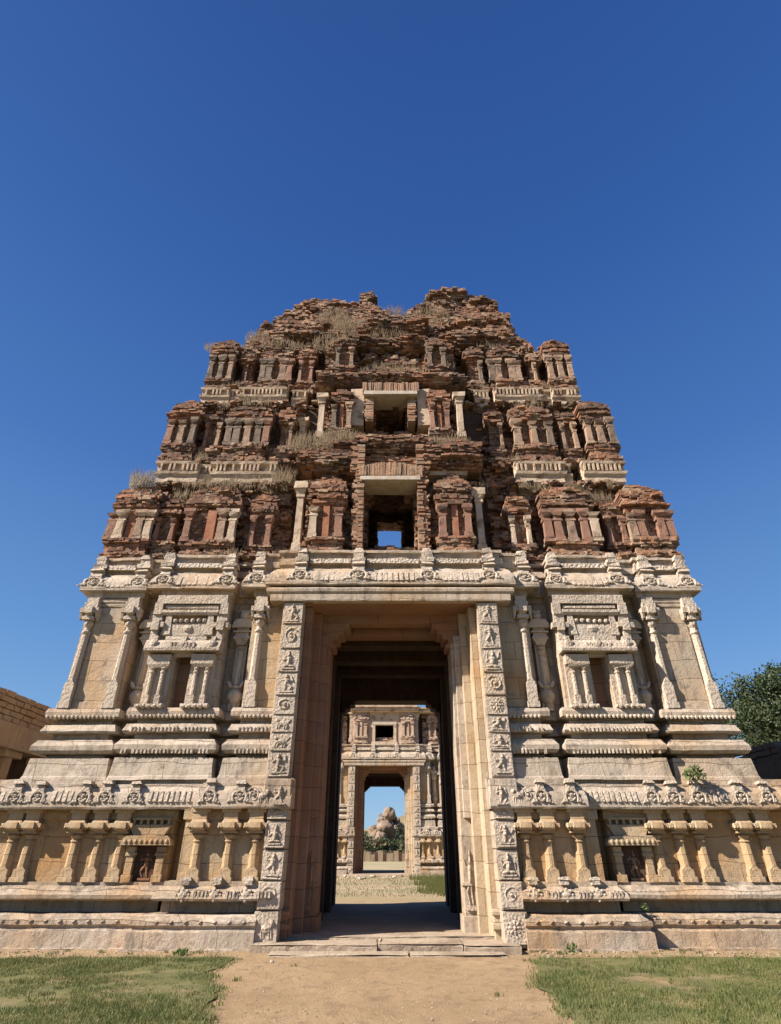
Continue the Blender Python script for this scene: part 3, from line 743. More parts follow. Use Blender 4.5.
def mini_shrine(cx, y, z0, zp0, zp1, ztop, w, npil=2, niche=False, mat=None, dome=True, seed=0):
    """base courses z0-zp0, pilaster storey zp0-zp1, eaves and roof up to ztop. y = front of body"""
    random.seed(int(cx*100)+int(z0*10)+seed)
    m = MB(); dep = .75
    courses(m, cx, w*.9, y, dep, z0, zp0, lambda t: .06+.05*math.sin(t*9), seed)
    m.box(cx-w*.38,cx+w*.38,y+.12,y+dep,zp0-.1,zp1+.1,0,.6)
    for s in (-1,1): courses(m, cx+s*w*.20, w*.33, y+.08, dep*.6, zp0, zp1, lambda t: 0, seed, .012, .11)
    def roof(t):
        if t < .32: return .13-.10*abs(t-.16)/.16 + random.uniform(-.02,.02)
        u = (t-.32)/.68
        return (.06+.04*math.sin(u*PI*2)) - (w*.5*(1-math.sqrt(max(0,1-u**1.55))) if dome else w*.12*u)
    courses(m, cx, w*.92, y+.02, dep, zp1, ztop, roof, seed, .035, .17, .62)
    # stub eave slabs
    for s in range(random.randint(1,3)):
        a = cx+random.uniform(-.3,.3)*w; z = random.uniform(zp1+.05,zp1+(ztop-zp1)*.6)
        m.box(a-.12,a+.12,y-.12,y+.2,z,z+.07,.02,random.random())
    o = m.build('miniature_shrine', mat or BRK, G, colattr=True, recalc=False)
    h = zp1-zp0
    if niche:
        f = MB(); f.box(cx-w*.085,cx+w*.085,y+.0,y+.07,zp0-.12,zp1+.02); f.build('niche_back', NICHE, o)
    xsn = {1:[0],2:[-.34,.34],3:[-.38,0,.38],4:[-.42,-.22,.22,.42],5:[-.44,-.25,0,.25,.44]}[npil]
    for q in xsn:
        if random.random() < .07: continue
        a = cx+q*w; c = MB(); pw = min(.21, w*.19)*random.uniform(.9,1.2); yy = y-.05+random.uniform(-.015,.015)
        top = zp1-random.choice((0,0,0,.12*h)); d = .1
        c.box(a-pw*.62,a+pw*.62,yy-.03,yy+.16,zp0,zp0+h*.12,.012)
        c.tb(a,yy+.06,zp0+h*.12,zp0+h*.64,pw,.18,pw*.86,.17,.01)
        c.box(a-pw*.6,a+pw*.6,yy-.03,yy+.16,zp0+h*.64,zp0+h*.70,.012)
        c.box(a-pw*.45,a+pw*.45,yy-.0,yy+.16,zp0+h*.70,zp0+h*.78,.012)
        c.tb(a,yy+.05,zp0+h*.78,zp0+h*.88,pw*.9,.18,pw*1.5,.26,.012)
        c.box(a-pw*.8,a+pw*.8,yy-.06,yy+.16,zp0+h*.88,top,.016)
        c.build('pilaster', random.choice((PLA,PLD,PLD,PLB,PLB) if z0 < 10 else (PLD,PLD,PLD,PLB,PLB2)), o, rough=.008)
    return o
NICHE = simple('niche_red', (.27,.10,.055), (.34,.17,.10), 5, .02)
# tier 0
for s in (-1,1):
    mini_shrine(s*7.42,13.88,8.42,9.05,10.0,11.2,1.25,4,s<0,BRKR)
    mini_shrine(s*6.47,14.02,8.42,9.0,9.9,10.6,.62,2,False,BRK)
    mini_shrine(s*5.15,13.9,8.42,9.0,10.05,11.15,1.5,5 if s>0 else 4,s<0,BRK)
    mini_shrine(s*3.75,14.1,8.42,8.95,9.95,10.9,.68,2,False,BRK)
    mini_shrine(s*1.82,13.62,8.42,8.98,10.05,11.35,1.05,2,True,BRKR if s<0 else BRK,dome=True)
    # tier 1
    mini_shrine(s*6.88,14.42,12.1,12.85,13.95,14.98,1.0,3,False,BRK)
    mini_shrine(s*5.92,14.62,12.1,12.8,13.9,14.5,.58,2,False,BRK)
    mini_shrine(s*4.72,14.5,12.1,12.85,13.95,14.85,1.4,5 if s<0 else 3,s>0,BRK)
    mini_shrine(s*3.5,14.65,12.1,12.8,13.9,14.7,.5,2,False,BRK)
    mini_shrine(s*1.62,14.2,12.6,13.3,14.4,15.2,.72,2,True,BRK)
    # tier 2
    mini_shrine(s*6.32,15.12,15.75,16.4,17.6,18.8,.95,3,False,BRK)
    mini_shrine(s*5.42,15.3,15.75,16.4,17.4,18.1,.48,1,False,BRK)
    mini_shrine(s*4.28,15.2,15.75,16.4,17.5,18.3,1.15,4,False,BRK)
    mini_shrine(s*3.18,15.3,15.75,16.4,17.5,18.5,.6,2,False,BRK)
    mini_shrine(s*1.72,15.0,16.3,16.9,17.9,18.7,.75,2,False,BRK)
random.seed(21)
# free plastered columns beside the windows
for (x,y,z0,z1) in ((-2.62,13.78,8.6,10.9),(2.55,13.8,8.6,10.7),(-2.28,14.12,12.9,14.7),(2.28,14.12,12.9,14.75),(-3.0,14.9,12.9,14.3)):
    c = MB(); h = z1-z0
    c.box(x-.13,x+.13,y-.06,y+.3,z0,z0+h*.12,.012); c.tb(x,y+.1,z0+h*.12,z0+h*.78,.2,.3,.17,.28,.01); c.box(x-.12,x+.12,y-.07,y+.3,z0+h*.78,z0+h*.82,.01)
    c.tb(x,y+.08,z0+h*.82,z0+h*.9,.16,.26,.34,.4,.01); c.box(x-.2,x+.2,y-.14,y+.3,z0+h*.9,z1,.016)
    c.build('column', PLA, G, rough=.01)
# plaster cornice bands with dentils between the tiers
def band(path, z0, hgt, y_shift=0):
    m = MB()
    prof = [(-.3,z0),(.02,z0),(.06,z0+hgt*.08),(.05,z0+hgt*.30),(.12,z0+hgt*.40),(.14,z0+hgt*.50),(.04,z0+hgt*.56),(.02,z0+hgt*.58),(.02,z0+hgt*.82),(.13,z0+hgt*.84),(.15,z0+hgt*.94),(-.3,z0+hgt)]
    m.sweep(path, prof, .16, .014, .05)
    for (a,b) in zip(path[:-1],path[1:]):
        L = math.hypot(b[0]-a[0],b[1]-a[1]); n = int(L/.125)
        if n < 2: continue
        dx,dy = (b[0]-a[0])/L,(b[1]-a[1])/L; nx,ny = dy,-dx
        for k in range(n):
            if random.random() < .12: continue
            t = (k+.5)/n*L; px = a[0]+dx*t+nx*.06; py = a[1]+dy*t+ny*.06
            m.tb(px,py,z0+hgt*.57,z0+hgt*.83,.055 if abs(dx)>.5 else .1,.11 if abs(dx)>.5 else .055,.065 if abs(dx)>.5 else .12,.15 if abs(dx)>.5 else .06,.006)
    return m.build('plaster_band', PLA, G, rough=.01)
for s in (-1,1):
    f = (lambda p: p) if s<0 else mir
    band(f([(-7.22,19.3),(-7.22,14.35),(-6.0,14.35)]), 11.25,.85)
    band(f([(-6.0,14.52),(-5.5,14.52),(-5.5,14.38),(-3.55,14.38)]) if s<0 else mir([(-5.7,14.5),(-5.35,14.5),(-5.35,14.36),(-3.9,14.36)]), 11.25,.85)
    band(f([(-6.66,18.6),(-6.66,15.02),(-5.75,15.02)]), 15.05,.80)
    band(f([(-5.75,15.14),(-5.3,15.14),(-5.3,15.0),(-3.7,15.0)]), 15.05,.80)
    band(f([(-3.55,15.15),(-3.0,15.15)]), 15.05,.80)
# windows of the centre bay
m = MB(); m.box(-.88,.88,13.58,14.4,10.9,11.05,.012); m.build('window_lintel', LIN, G, bevel=.01)
m = MB()
for k in range(24): m.box(-.94+k*.079,-.94+k*.079+.068,13.60+random.uniform(-.02,.02),14.5,11.09,11.42+.14*math.sin(k/23*PI)+random.uniform(-.02,.02),.006,.7+.3*random.random())
z = 11.55
while z < 12.0:
    x = -.8
    while x < .8: L = random.uniform(.16,.26); m.box(x,x+L-.005,13.9+random.uniform(0,.06),14.6,z,z+.065,.006,random.uniform(.3,.7)); x += L
    z += .07
m.build('brick_arch', BRKR, G, colattr=True, recalc=False)
for s in (-1,1):
    m = MB(); z = 8.5
    while z < 12.2:
        wv = .30+random.uniform(-.05,.06)+(.1 if z>11.2 else 0); a = .77+random.uniform(0,.015)
        if random.random()>.04: m.box(s*a,s*(a+wv*.55),13.62+random.uniform(-.025,.03),14.4,z,z+.066,.006,random.uniform(.45,1)); m.box(s*(a+wv*.56),s*(a+wv),13.64+random.uniform(-.02,.05),14.4,z,z+.066,.006,random.uniform(.3,.9))
        z += .072
    m.build('window_jamb', BRKR, G, colattr=True, recalc=False)
    m = MB(); z = 13.7
    while z < 14.82:
        m.box(s*.57,s*(.84+random.uniform(-.03,.05)),14.22+random.uniform(-.02,.03),14.9,z,z+.066,.006,random.uniform(.45,1)); z += .072
    m.build('window_jamb', BRKR, G, colattr=True, recalc=False)
m = MB(); m.box(-.90,.90,14.10,14.9,14.74,14.915,.012); m.build('window_lintel', LIN, G, bevel=.01)
m = MB()
for k in range(26): m.box(-.95+k*.074,-.95+k*.074+.062,14.12+random.uniform(-.02,.02),15.0,14.92,15.3+random.uniform(-.02,.02),.006,.75+.25*random.random())
m.build('brick_arch', BRKR, G, colattr=True, recalc=False)
for b in ((-1.35,-.9,14.33,14.8,13.6,15.2,.01),(.9,1.35,14.33,14.8,13.6,15.2,.01),(1.1,2.35,13.98,14.3,11.35,11.75,.02)):
    m = MB(); m.box(*b); m.build('plaster_wall', PLA, G, rough=.012)
# broken projecting eaves over the centre bay
def broken_eave(x0,x1,y,z0,z1,seed):
    random.seed(seed); m = MB(); z = z0; k = 0; n = (z1-z0)/.075
    while z < z1:
        t = (z-z0)/(z1-z0); o = .20*math.sin(t*PI*1.2)+random.uniform(-.05,.07)
        x = x0-random.uniform(-.15,.15)
        while x < x1:
            L = random.uniform(.1,.28)
            yy = y-o+random.uniform(-.04,.07)+.2*vn(np.array([[x,z,seed]]),1.5,4)[0]
            if random.random()>.05: m.box(x,x+L-.008,yy,y+.7,z,z+.066,.012,random.random()*.6)
            x += L
        z += .073; k += 1
    return m.build('broken_eave', BRK, G, colattr=True, recalc=False)
broken_eave(-2.5,2.5,14.35,15.4,16.0,5); broken_eave(-1.1,1.15,14.0,12.0,12.9,6); broken_eave(-2.7,-1.25,13.85,11.35,12.3,7); broken_eave(1.15,2.7,13.75,11.5,12.5,8)
broken_eave(-1.5,1.3,15.3,18.3,18.9,9); broken_eave(-1.2,1.3,15.6,19.5,20.5,10); broken_eave(-2.4,2.6,14.35,12.3,13.0,12); broken_eave(-3.9,-2.2,15.5,18.9,19.5,14); broken_eave(2.0,3.2,15.5,18.6,19.4,15)
random.seed(33)
# fallen brickbats and rubble on the terraces
m = MB()
for k in range(2600):
    lv = random.choice(((8.5,13.75,14.2,7.6),(11.1,14.1,14.5,7.0),(12.15,14.4,14.7,6.9),(14.9,14.7,15.2,6.6),(15.9,15.0,15.4,6.4),(18.3,15.4,16.4,6.2)))
    x = random.uniform(-lv[3],lv[3]); y = random.uniform(lv[1],lv[2]); z = lv[0]+random.uniform(-.02,.10); a = random.uniform(.03,.10)
    if abs(x)<1.1 and lv[0] in (8.5,12.15): continue
    m.box(x-a,x+a,y-a*.7,y+a*.7,z,z+a*.8,a*.3)
m.build('rubble', BRK, G, colattr=True, recalc=False)
# =================================================================== DRY GRASS ON THE RUIN
GRS = simple('dry_grass', (.27,.20,.12), (.20,.14,.085), 9, .0, .8)
def tuft(m, x, y, z, r, h, n):
    for k in range(n):
        a = random.uniform(0,2*PI); q = r*math.sqrt(random.random()); bx = x+q*math.cos(a); by = y+q*.6*math.sin(a)
        hh = h*random.uniform(.5,1.1); lx = random.uniform(-.35,.35)*hh; ly = random.uniform(-.35,.2)*hh; w = random.uniform(.004,.008)
        m.add([(bx-w,by,z),(bx+w,by,z),(bx+lx*.4+w*.8,by+ly*.4,z+hh*.6),(bx+lx*.4-w*.8,by+ly*.4,z+hh*.6),(bx+lx,by+ly,z+hh)],[(0,1,2,3),(3,2,4)])
m = MB()
for (x,y,z,r,h,n) in ((-2.5,13.9,12.4,.75,.42,420),(-1.6,14.0,12.75,.6,.35,260),(-4.2,14.15,11.0,.8,.35,260),(-5.4,14.1,11.0,.6,.32,200),(-3.3,14.2,11.2,.35,.7,160),(-6.1,14.2,10.7,.4,.3,110),
      (1.9,13.9,12.55,.6,.3,220),(4.4,14.2,10.95,.5,.25,140),(6.3,14.2,10.6,.35,.35,110),(5.7,14.25,10.8,.4,.3,110),(-.2,14.6,16.1,.9,.35,300),(.7,15.0,16.4,.8,.4,240),(-2.2,15.1,18.2,.8,.4,300),
      (-1.6,15.6,19.6,.8,.5,420),(-2.3,15.9,20.6,.7,.5,300),(-4.4,15.7,18.6,.8,.4,240),(-5.4,15.9,19.4,.5,.4,240),(-5.9,16.0,18.8,.4,.4,150),(.1,16.4,21.3,.7,.5,380),(-.1,15.6,19.0,.9,.4,300),(1.7,16.0,20.9,.8,.4,300),(3.9,15.8,18.5,.8,.35,200),(2.0,15.2,17.0,.5,.3,120),
      (-6.9,15.3,18.2,.3,.35,120),(-4.6,14.6,14.8,.5,.3,120),(4.8,14.6,14.8,.5,.3,110),(-1.2,14.2,12.9,.5,.3,120),(3.0,14.5,11.0,.4,.3,90)):
    tuft(m,x,y,z-.05,r,h,n)
for k in range(90):
    lv = random.choice(((10.95,13.95,14.4,7.2),(12.2,14.35,14.7,6.8),(14.8,14.6,15.1,6.6),(15.95,15.0,15.3,6.2),(18.4,15.4,16.0,6.0),(8.5,13.7,14.0,7.6)))
    x = random.uniform(-lv[3],lv[3])
    if abs(x) < .9: continue
    tuft(m,x,random.uniform(lv[1],lv[2]),lv[0],random.uniform(.08,.3),random.uniform(.15,.4),random.randint(15,60))
g = m.build('dry_grass', GRS, None, recalc=False); tag(g,'dry straw-coloured grass growing on the ledges of the ruined red brick tiers','dry grass',kind='stuff')
m = MB(); tuft(m,-7.45,13.95,10.85,.36,.62,420)
b = m.build('dry_bush', simple('dry_bush',(.33,.28,.22),(.24,.19,.14),9,0), None, recalc=False, org=(-7.45,13.95,10.85)); tag(b,'grey bushy grass tuft on top of the far left corner turret of the lowest tier','grass tuft')
# leafy plants
def leafy(name, loc, r, h, n, label, lw=.05):
    m = MB()
    for k in range(n):
        a = random.uniform(0,2*PI); u = random.random()**.5; t = random.random()
        p = Vector((loc[0]+r*u*math.cos(a)*(1-.4*t), loc[1]+r*u*.7*math.sin(a), loc[2]+h*t*(1-.4*u)))
        d1 = Vector((random.uniform(-1,1),random.uniform(-1,.4),random.uniform(-.2,1))).normalized(); d2 = d1.orthogonal().normalized()
        l = lw*random.uniform(.7,1.4)
        m.add([tuple(p-d2*l*.35),tuple(p+d1*l*.9-d2*l*.0+d2*l*.5),tuple(p+d1*l*1.8),tuple(p+d1*l*.9-d2*l*.5)],[(0,1,2,3)])
    o = m.build(name, LEAFG, None, recalc=False, org=loc); tag(o,label,'plant'); return o
def leaf_mat(name, c0, c1, c2, sc=1.5, tr=.25):
    t = NT(name); c = t.mix(t.ramp(t.noise(sc,4,.6),.35,.65), c0, c1); c = t.mix(t.ramp(t.noise(sc*6,3,.6),.5,.75), c, c2)
    t.done(c, None, .6); t.b.inputs['Specular IOR Level'].default_value = .3
    tr_ = t.n('ShaderNodeBsdfTranslucent'); t.l(c, tr_.inputs[0]); mx = t.n('ShaderNodeMixShader'); mx.inputs[0].default_value = tr
    t.l(t.b.outputs[0], mx.inputs[1]); t.l(tr_.outputs[0], mx.inputs[2]); t.l(mx.outputs[0], t.out.inputs[0]); return t.m
LEAFG = leaf_mat('leaf_green', (.07,.12,.03), (.12,.17,.05), (.17,.2,.07), 6)
leafy('green_shrub',(6.42,13.02,2.86),.26,.30,170,'small green shrub sprouting from the top of the low carved eave right of the doorway')
leafy('weed_plant',(3.28,12.72,.0),.16,.16,60,'low green weed at the foot of the stone base just right of the doorway',.035)
leafy('weed_plant',(4.85,13.04,.6),.10,.12,40,'tiny green weed in the dark groove of the stone base right of the doorway',.03)
leafy('weed_plant',(-3.62,12.3,.0),.13,.16,60,'dark weed clump at the back of the left lawn near the wall foot',.035)
# =================================================================== GROUND
t = NT('sandy_ground')
c = t.mix(t.ramp(t.noise(.5,6,.6),.35,.65),(.27,.183,.10),(.335,.235,.135))
c = t.mix(t.ramp(t.noise(3.5,7,.7,dist=.6),.5,.68), c, (.21,.14,.08)); c = t.mix(t.math('MULTIPLY',t.ramp(t.noise(1.1,6,.75,co=t.scaled((1.,.45,1.))),.55,.66),.6), c, (.17,.115,.065)); c = t.mix(t.ramp(t.noise(60,3,.6),.55,.75), c, (.31,.22,.15))
sp = t.n('ShaderNodeSeparateXYZ'); t.l(t.co, sp.inputs[0])
far = t.math('MULTIPLY', t.ramp(t.math('MULTIPLY', sp.outputs[1], .01), .22, .3), 1.)
c = t.mix(far, c, t.mix(t.ramp(t.noise(.25,6,.65),.42,.58),(.33,.26,.16),(.25,.22,.12)))
n = t.bump(t.noise(2.5,8,.65), .06, .8); n = t.bump(t.noise(40,5,.7), .014, 1., n)
GM = t.done(c, n, .95)
m = MB()
m.add([(-3000,-200,0),(3000,-200,0),(3000,4000,0),(-3000,4000,0)],[(0,1,2,3)])
g = m.build('ground', GM, None); tag(g,'bare sandy ground around the gateway','ground',kind='structure')
m = MB()
nx,ny = 90,60; V=[(-12+24*i/nx, 4+9.4*j/ny) for i in range(nx+1) for j in range(ny+1)]
V = np.array([(x,y,0) for x,y in V]); edge = np.minimum(np.minimum((V[:,0]+12)*.2,(12-V[:,0])*.2),(V[:,1]-4)*.3)
V[:,2] = .006 + np.clip(edge,0,1)*(.02+.018*fbm(V,.8,5)+.008*vn(V,3.,6))
m.add(V,[(i*(ny+1)+j,(i+1)*(ny+1)+j,(i+1)*(ny+1)+j+1,i*(ny+1)+j+1) for i in range(nx) for j in range(ny)])
o = m.build('path', GM, None, smooth=True); tag(o,'trodden sandy path leading to the doorway','path',kind='structure')
# lawns
TUR = simple('turf', (.07,.08,.025), (.14,.125,.055), 1.6, .02, .95, (.24,.17,.095))
def edge_x(y, s):
    e = np.interp(y,[4,8,12.6,13],[.9,1.92,2.85,3.0]) if s<0 else np.interp(y,[4,8,11,12.6,13],[1.0,1.9,2.2,2.8,3.0])
    return e + .22*vn(np.array([[0,y,s*9.]]),1.1,8)[0] + .08*vn(np.array([[0,y,s*9.]]),4.,8)[0]
def top_y(x,s): return 12.05+.14*vn(np.array([[x,0,s*5.]]),.9,2)[0]
bm_ = leaf_mat('grass_blade', (.095,.12,.032), (.155,.165,.055), (.26,.22,.10), 1.6, .3)
for s,lab in ((-1,'short green lawn grass left of the sandy path'),(1,'short green lawn grass right of the sandy path')):
    m = MB(); K = 40
    V=[]; 
    for j in range(K+1):
        y0 = -30+34*(j/8) if j < 8 else 4+8.02*(j-8)/(K-8); e = edge_x(y0,s)+.06  # turf extended unseen behind the camera to cut bounced light
        for i in range(21):
            x = e+(45-e)*(i/20)**2; V.append((s*x,y0,.0))
    V = np.array(V); V[:,2] = .036+.018*fbm(V,.8,5)+.006
    m.add(V,[(j*21+i,(j+1)*21+i,(j+1)*21+i+1,j*21+i+1) for j in range(K) for i in range(20)])
    o = m.build('turf', TUR, None, smooth=True); tag(o, kind='structure')
    n = 150000
    y = 7.2+5.4*RS.rand(n)**.9; x = RS.rand(n)*(2.2+(y-7)*.75+1.2)
    ey = np.array([edge_x(q,s) for q in np.linspace(7,12.7,200)]); ex_ = np.interp(y,np.linspace(7,12.7,200),ey)
    x = ex_-.12+x; P = np.stack([s*x,y,0*x],-1)
    ty = 12.05+.14*vn(np.stack([x,0*x,0*x+s*5],-1),.9,2)+.1*vn(P,5.,2)
    dens = fbm(P,1.1,77)*.75+.5+ .4*vn(P,6.,5)
    dens = dens*np.clip((x-ex_+.12)/.35,0.04,1)*np.clip((ty-y)/.2,0.04,1)
    k = RS.rand(n) < np.clip(dens*1.25,0,1)
    P = P[k]; N = len(P)
    zb = .036+.018*fbm(P,.8,5)
    h = RS.uniform(.022,.058,N)*(1+.5*vn(P,1.5,9)); a = RS.uniform(0,PI,N); w = RS.uniform(.0035,.0075,N)
    ln = RS.normal(0,.45,(N,2))*h[:,None]
    A = P.copy(); A[:,0]-=w*np.cos(a); A[:,1]-=w*np.sin(a); A[:,2]=zb-.005
    B_ = P.copy(); B_[:,0]+=w*np.cos(a); B_[:,1]+=w*np.sin(a); B_[:,2]=zb-.005
    D_ = P.copy(); D_[:,:2]+=ln; D_[:,2]=zb+h
    VV = np.stack([A,B_,D_],1).reshape(-1,3)
    me = bpy.data.meshes.new('lawn_grass'); me.vertices.add(N*3); me.vertices.foreach_set('co',VV.ravel()); me.loops.add(N*3); me.loops.foreach_set('vertex_index',np.arange(N*3))
    me.polygons.add(N); me.polygons.foreach_set('loop_start',np.arange(0,N*3,3)); me.update(); me.validate()
    me.materials.append(bm_); o = bpy.data.objects.new('lawn_grass',me); C.objects.link(o); tag(o,lab,'lawn grass',kind='stuff')
# sparse sprouts on the path and at the foot of the wall
m = MB()
for k in range(60):
    x = random.choice((random.uniform(-9,-2.6),random.uniform(2.6,9),random.uniform(-2.5,2.5))); y = random.uniform(12.4,12.9) if abs(x)>2.5 else random.uniform(7.5,12.4)
    if abs(x)<1.2 and random.random()<.8: continue
    tuft(m,x,y,.02,.07,.06,14)
o = m.build('sprout_grass', bm_, None, recalc=False); tag(o,'sparse sprouts of grass on the bare earth strip at the foot of the gateway','grass',kind='stuff')
m = MB()
for k in range(900):
    x = random.uniform(-8,8); y = random.uniform(7.5,12.7); a = random.uniform(.004,.014)
    if k < 500: x = random.uniform(-2.2,2.2)
    m.ell((x,y,.035),(a,a*.8,a*.6),0,5,3,a*.2)
o = m.build('gravel', simple('gravel',(.3,.22,.15),(.4,.32,.24),9,.01), None); tag(o,'scattered tiny pebbles lying on the sandy path','gravel',kind='stuff')
m = MB()
for k in range(420):
    x = random.uniform(-9,9); y = random.uniform(12.1,12.75); a = random.uniform(.012,.04)*(1 if abs(x)>2.5 else .5)
    m.ell((x,y,.03),(a,a*.8,a*.5),0,6,3,a*.25)
o = m.build('stone_chips', simple('stone_chips',(.26,.19,.13),(.34,.26,.18),9,.01), None); tag(o,'small stone chips littering the earth strip along the foot of the gateway','stone chips',kind='stuff')
m = MB(); m.ell((-1.93,11.6,.04),(.035,.03,.025),0,7,4,.006); o=m.build('small_stone', LIN, None, org=(-1.93,11.6,.04)); tag(o,'small pale stone lying alone on the left side of the sandy path','stone')
# =================================================================== FAR GATEWAY (same kind of building, lower)
FG = empty('temple_gateway', (-.5,47.6,0), 'smaller far gateway seen through the dark doorway, with a small square window above its door', 'gateway')
bpy.context.view_layer.update()
skip = {'core','rubble','broken_eave','ruined_crown','step','passage_floor'}
PALEB = simple('pale_carved_brick', (.40,.28,.20),(.47,.36,.27),3,.03,.9,(.30,.17,.11))
for ch in list(G.children):
    nm = ch.name.split('.')[0]
    if nm in skip: continue
    if nm == 'brick_tier' and ch is not tiers[0]: continue
    if nm in ('window_lintel','brick_arch','window_jamb','plaster_wall','niche_back'): continue
    if len(ch.data.vertices):
        z = max(v[2] for v in ch.bound_box)*ch.scale[2]+ch.location[2]
        if nm not in ('brick_tier',) and z > 11.9: continue
    c = ch.copy(); C.objects.link(c); c.parent = FG; c.location = ch.location
    if nm in ('brick_tier','miniature_shrine'): c.material_slots[0].link = 'OBJECT'; c.material_slots[0].material = PALEB
    for g2 in ch.children:
        d = g2.copy(); C.objects.link(d); d.parent = c
        if nm == 'miniature_shrine': d.material_slots[0].link = 'OBJECT'; d.material_slots[0].material = PALEB
FG.scale = (1.05,1.0,1.055)
def fbox(name, mat, boxes, j=.006):
    m = MB()
    for b in boxes: m.box(*b, j)
    o = m.build(name, mat, None); o.parent = FG; return o
fbox('brick_tier', PALEB, [(-2.6,-.75,.75,1.6,8.4,11.4),(.75,2.6,.75,1.6,8.4,11.4),(-.75,.75,.8,1.6,8.4,8.65),(-.75,.75,.8,1.6,9.95,11.4)])
fbox('window_lintel', LIN, [(-.95,.95,.66,1.2,9.85,10.05)])
fbox('window_frame', PLA, [(-.92,-.72,.68,1.2,8.6,9.85),(.72,.92,.68,1.2,8.6,9.85),(-1.0,1.0,.66,1.2,8.42,8.62)])
fbox('plaster_wall', PLA, [(-1.15,1.15,.73,1.3,10.05,10.9)])
m = MB(); pth = [(-5.6,2.2),(-5.6,.75),(-2.6,.75),(-2.6,.45),(2.6,.45),(2.6,.75),(5.6,.75),(5.6,2.2)]
m.sweep(pth,[(-.5,10.75),(.0,10.76),(.12,10.86),(.02,10.9),(.02,11.02),(.18,11.04),(.20,11.12),(-1.5,11.14)],.2,.02,.06)
x=-2.6
while x<2.6: m.box(x,x+.06,.28,.5,10.9,11.03,.005); m.box(x,x+.09,.2,.5,11.1,11.17,.012); x+=.14
o = m.build('plaster_band', PLA, None); o.parent = FG
fbox('core', DARKIN, [(-7.5,-2.6,1.,7.4,0,7.8),(2.6,7.5,1.,7.4,0,7.8),(-7.5,7.5,1.,7.2,7.8,8.44),(-7.2,-1.4,1.7,6,8.4,10.9),(1.4,7.2,1.7,6,8.4,10.9),(-1.4,1.4,5,6,8.4,10.9),(-7.2,7.2,1.9,6,10.9,11.0)],0)
fbox('passage_floor', simple('floor_slab_b',(.27,.21,.15),(.33,.26,.19),1.5,.03), [(-2.3,2.3,-.5,8.6,-.1,.14)])
fbox('step', simple('worn_step_b',(.36,.28,.2),(.42,.33,.24),3,.04), [(-2.8,-.7,-1.0,-.4,-.1,.1),(-.6,1.2,-1.1,-.4,-.1,.12),(1.3,2.8,-1.0,-.4,-.1,.09)],.02)
random.seed(77)
m = MB()
for k in range(40): a=random.uniform(.05,.2); m.ell((random.uniform(-5,5),random.uniform(42,46.3),a*.3),(a,a*.8,a*.6),0,7,4,a*.15)
o = m.build('rubble_stones', simple('field_stone',(.33,.28,.21),(.42,.36,.28),2,.03), None); tag(o,'loose stones scattered on the ground before the far gateway','stones',kind='stuff')
# courtyard grass between the two gateways
m = MB()
for k in range(4200):
    x = random.uniform(1.2,5.5); y = random.uniform(27,44)
    if x < 1.6+.5*math.sin(y): continue
    h = random.uniform(.12,.42); w=.014; l=random.uniform(-.1,.1)
    m.add([(x-w,y,0),(x+w,y,0),(x+l,y-.03,h)],[(0,1,2)])
o = m.build('courtyard_grass', bm_, None, recalc=False); tag(o,'taller green grass in the sunny courtyard seen through the right side of the doorway','grass',kind='stuff')
m = MB()
for k in range(3500):
    x = random.uniform(-5.5,4); y = random.uniform(27,46); h = random.uniform(.03,.1); w=.012
    m.add([(x-w,y,0),(x+w,y,0),(x,y-.02,h)],[(0,1,2)])
o = m.build('stubble_grass', GRS, None, recalc=False); tag(o,'thin dry stubble on the courtyard ground between the two gateways','dry grass',kind='stuff')
# =================================================================== SIDE HALLS
def hall(sx, x0, y0, y1, ztop, label, mat, broken=False):
    E_ = empty('pillared_hall', (sx*x0,y0,0), label, 'hall')
    m = MB(); z = ztop-.84; rows = 5; rh = .84/rows
    for r in range(rows):
        y = y0-random.uniform(0,.3)
        while y < y1:
            L = min(random.uniform(.28,.5), y1-y+.02); jit = random.uniform(-.012,.012)
            drop = 0
            if broken and r >= 5-2-int(2*abs(math.sin(y*.7))): y += L; continue
            m.box(sx*(x0+jit*1.5), sx*(x0+.5), y+.012, y+L-.012, z+r*rh+.01, z+(r+1)*rh-.01, .014); y += L
    m.build('block_parapet', mat, E_, bevel=.012)
    m = MB(); y = y0
    while y < y1: L = min(2.2,y1-y); m.box(sx*(x0-.12),sx*(x0+.6),y+.006,y+L-.006,ztop-1.53,ztop-.85,.01); y += 2.2
    m.build('beam', mat, E_, bevel=.02)
    m = MB(); m.box(sx*(x0-.25),sx*(x0+6),y0,y1,-.05,.9,.01); m.build('platform', mat, E_)
    m = MB(); m.box(sx*(x0+4.5),sx*(x0+5),y0,y1,.9,ztop-.6); m.box(sx*x0,sx*(x0+4.5),y1-.35,y1,.9,ztop-.9); m.build('wall', DARKIN, E_)  # hall's inner shade painted as near-black walls
    m = MB(); m.box(sx*(x0+.1),sx*(x0+5.4),y0,y1,ztop-1.0,ztop-.5); m.build('roof', DARKIN, E_)
    y = y0+.6
    while y < y1-.3:
        m = MB(); X = sx*(x0+.22)
        m.box(X-.24,X+.24,y-.24,y+.24,.9,1.4,.01); m.lathe(X,y,[(.2,1.4),(.19,2.2),(.22,2.25),(.2,2.3),(.2,3.2),(.26,3.3),(.2,3.4)],8,PI/8); m.box(X-.22,X+.22,y-.45,y+.45,ztop-1.72,ztop-1.53,.01)
        m.lathe(X,y,[(.18,3.35),(.18,ztop-1.7)],8,PI/8)
        m.build('pillar', mat, E_, bevel=.01); y += 1.9
    return E_
HM = stone('hall_stone', (.25,.18,.115), (.29,.18,.095), (.31,.24,.16), joints=False, grime=.5)
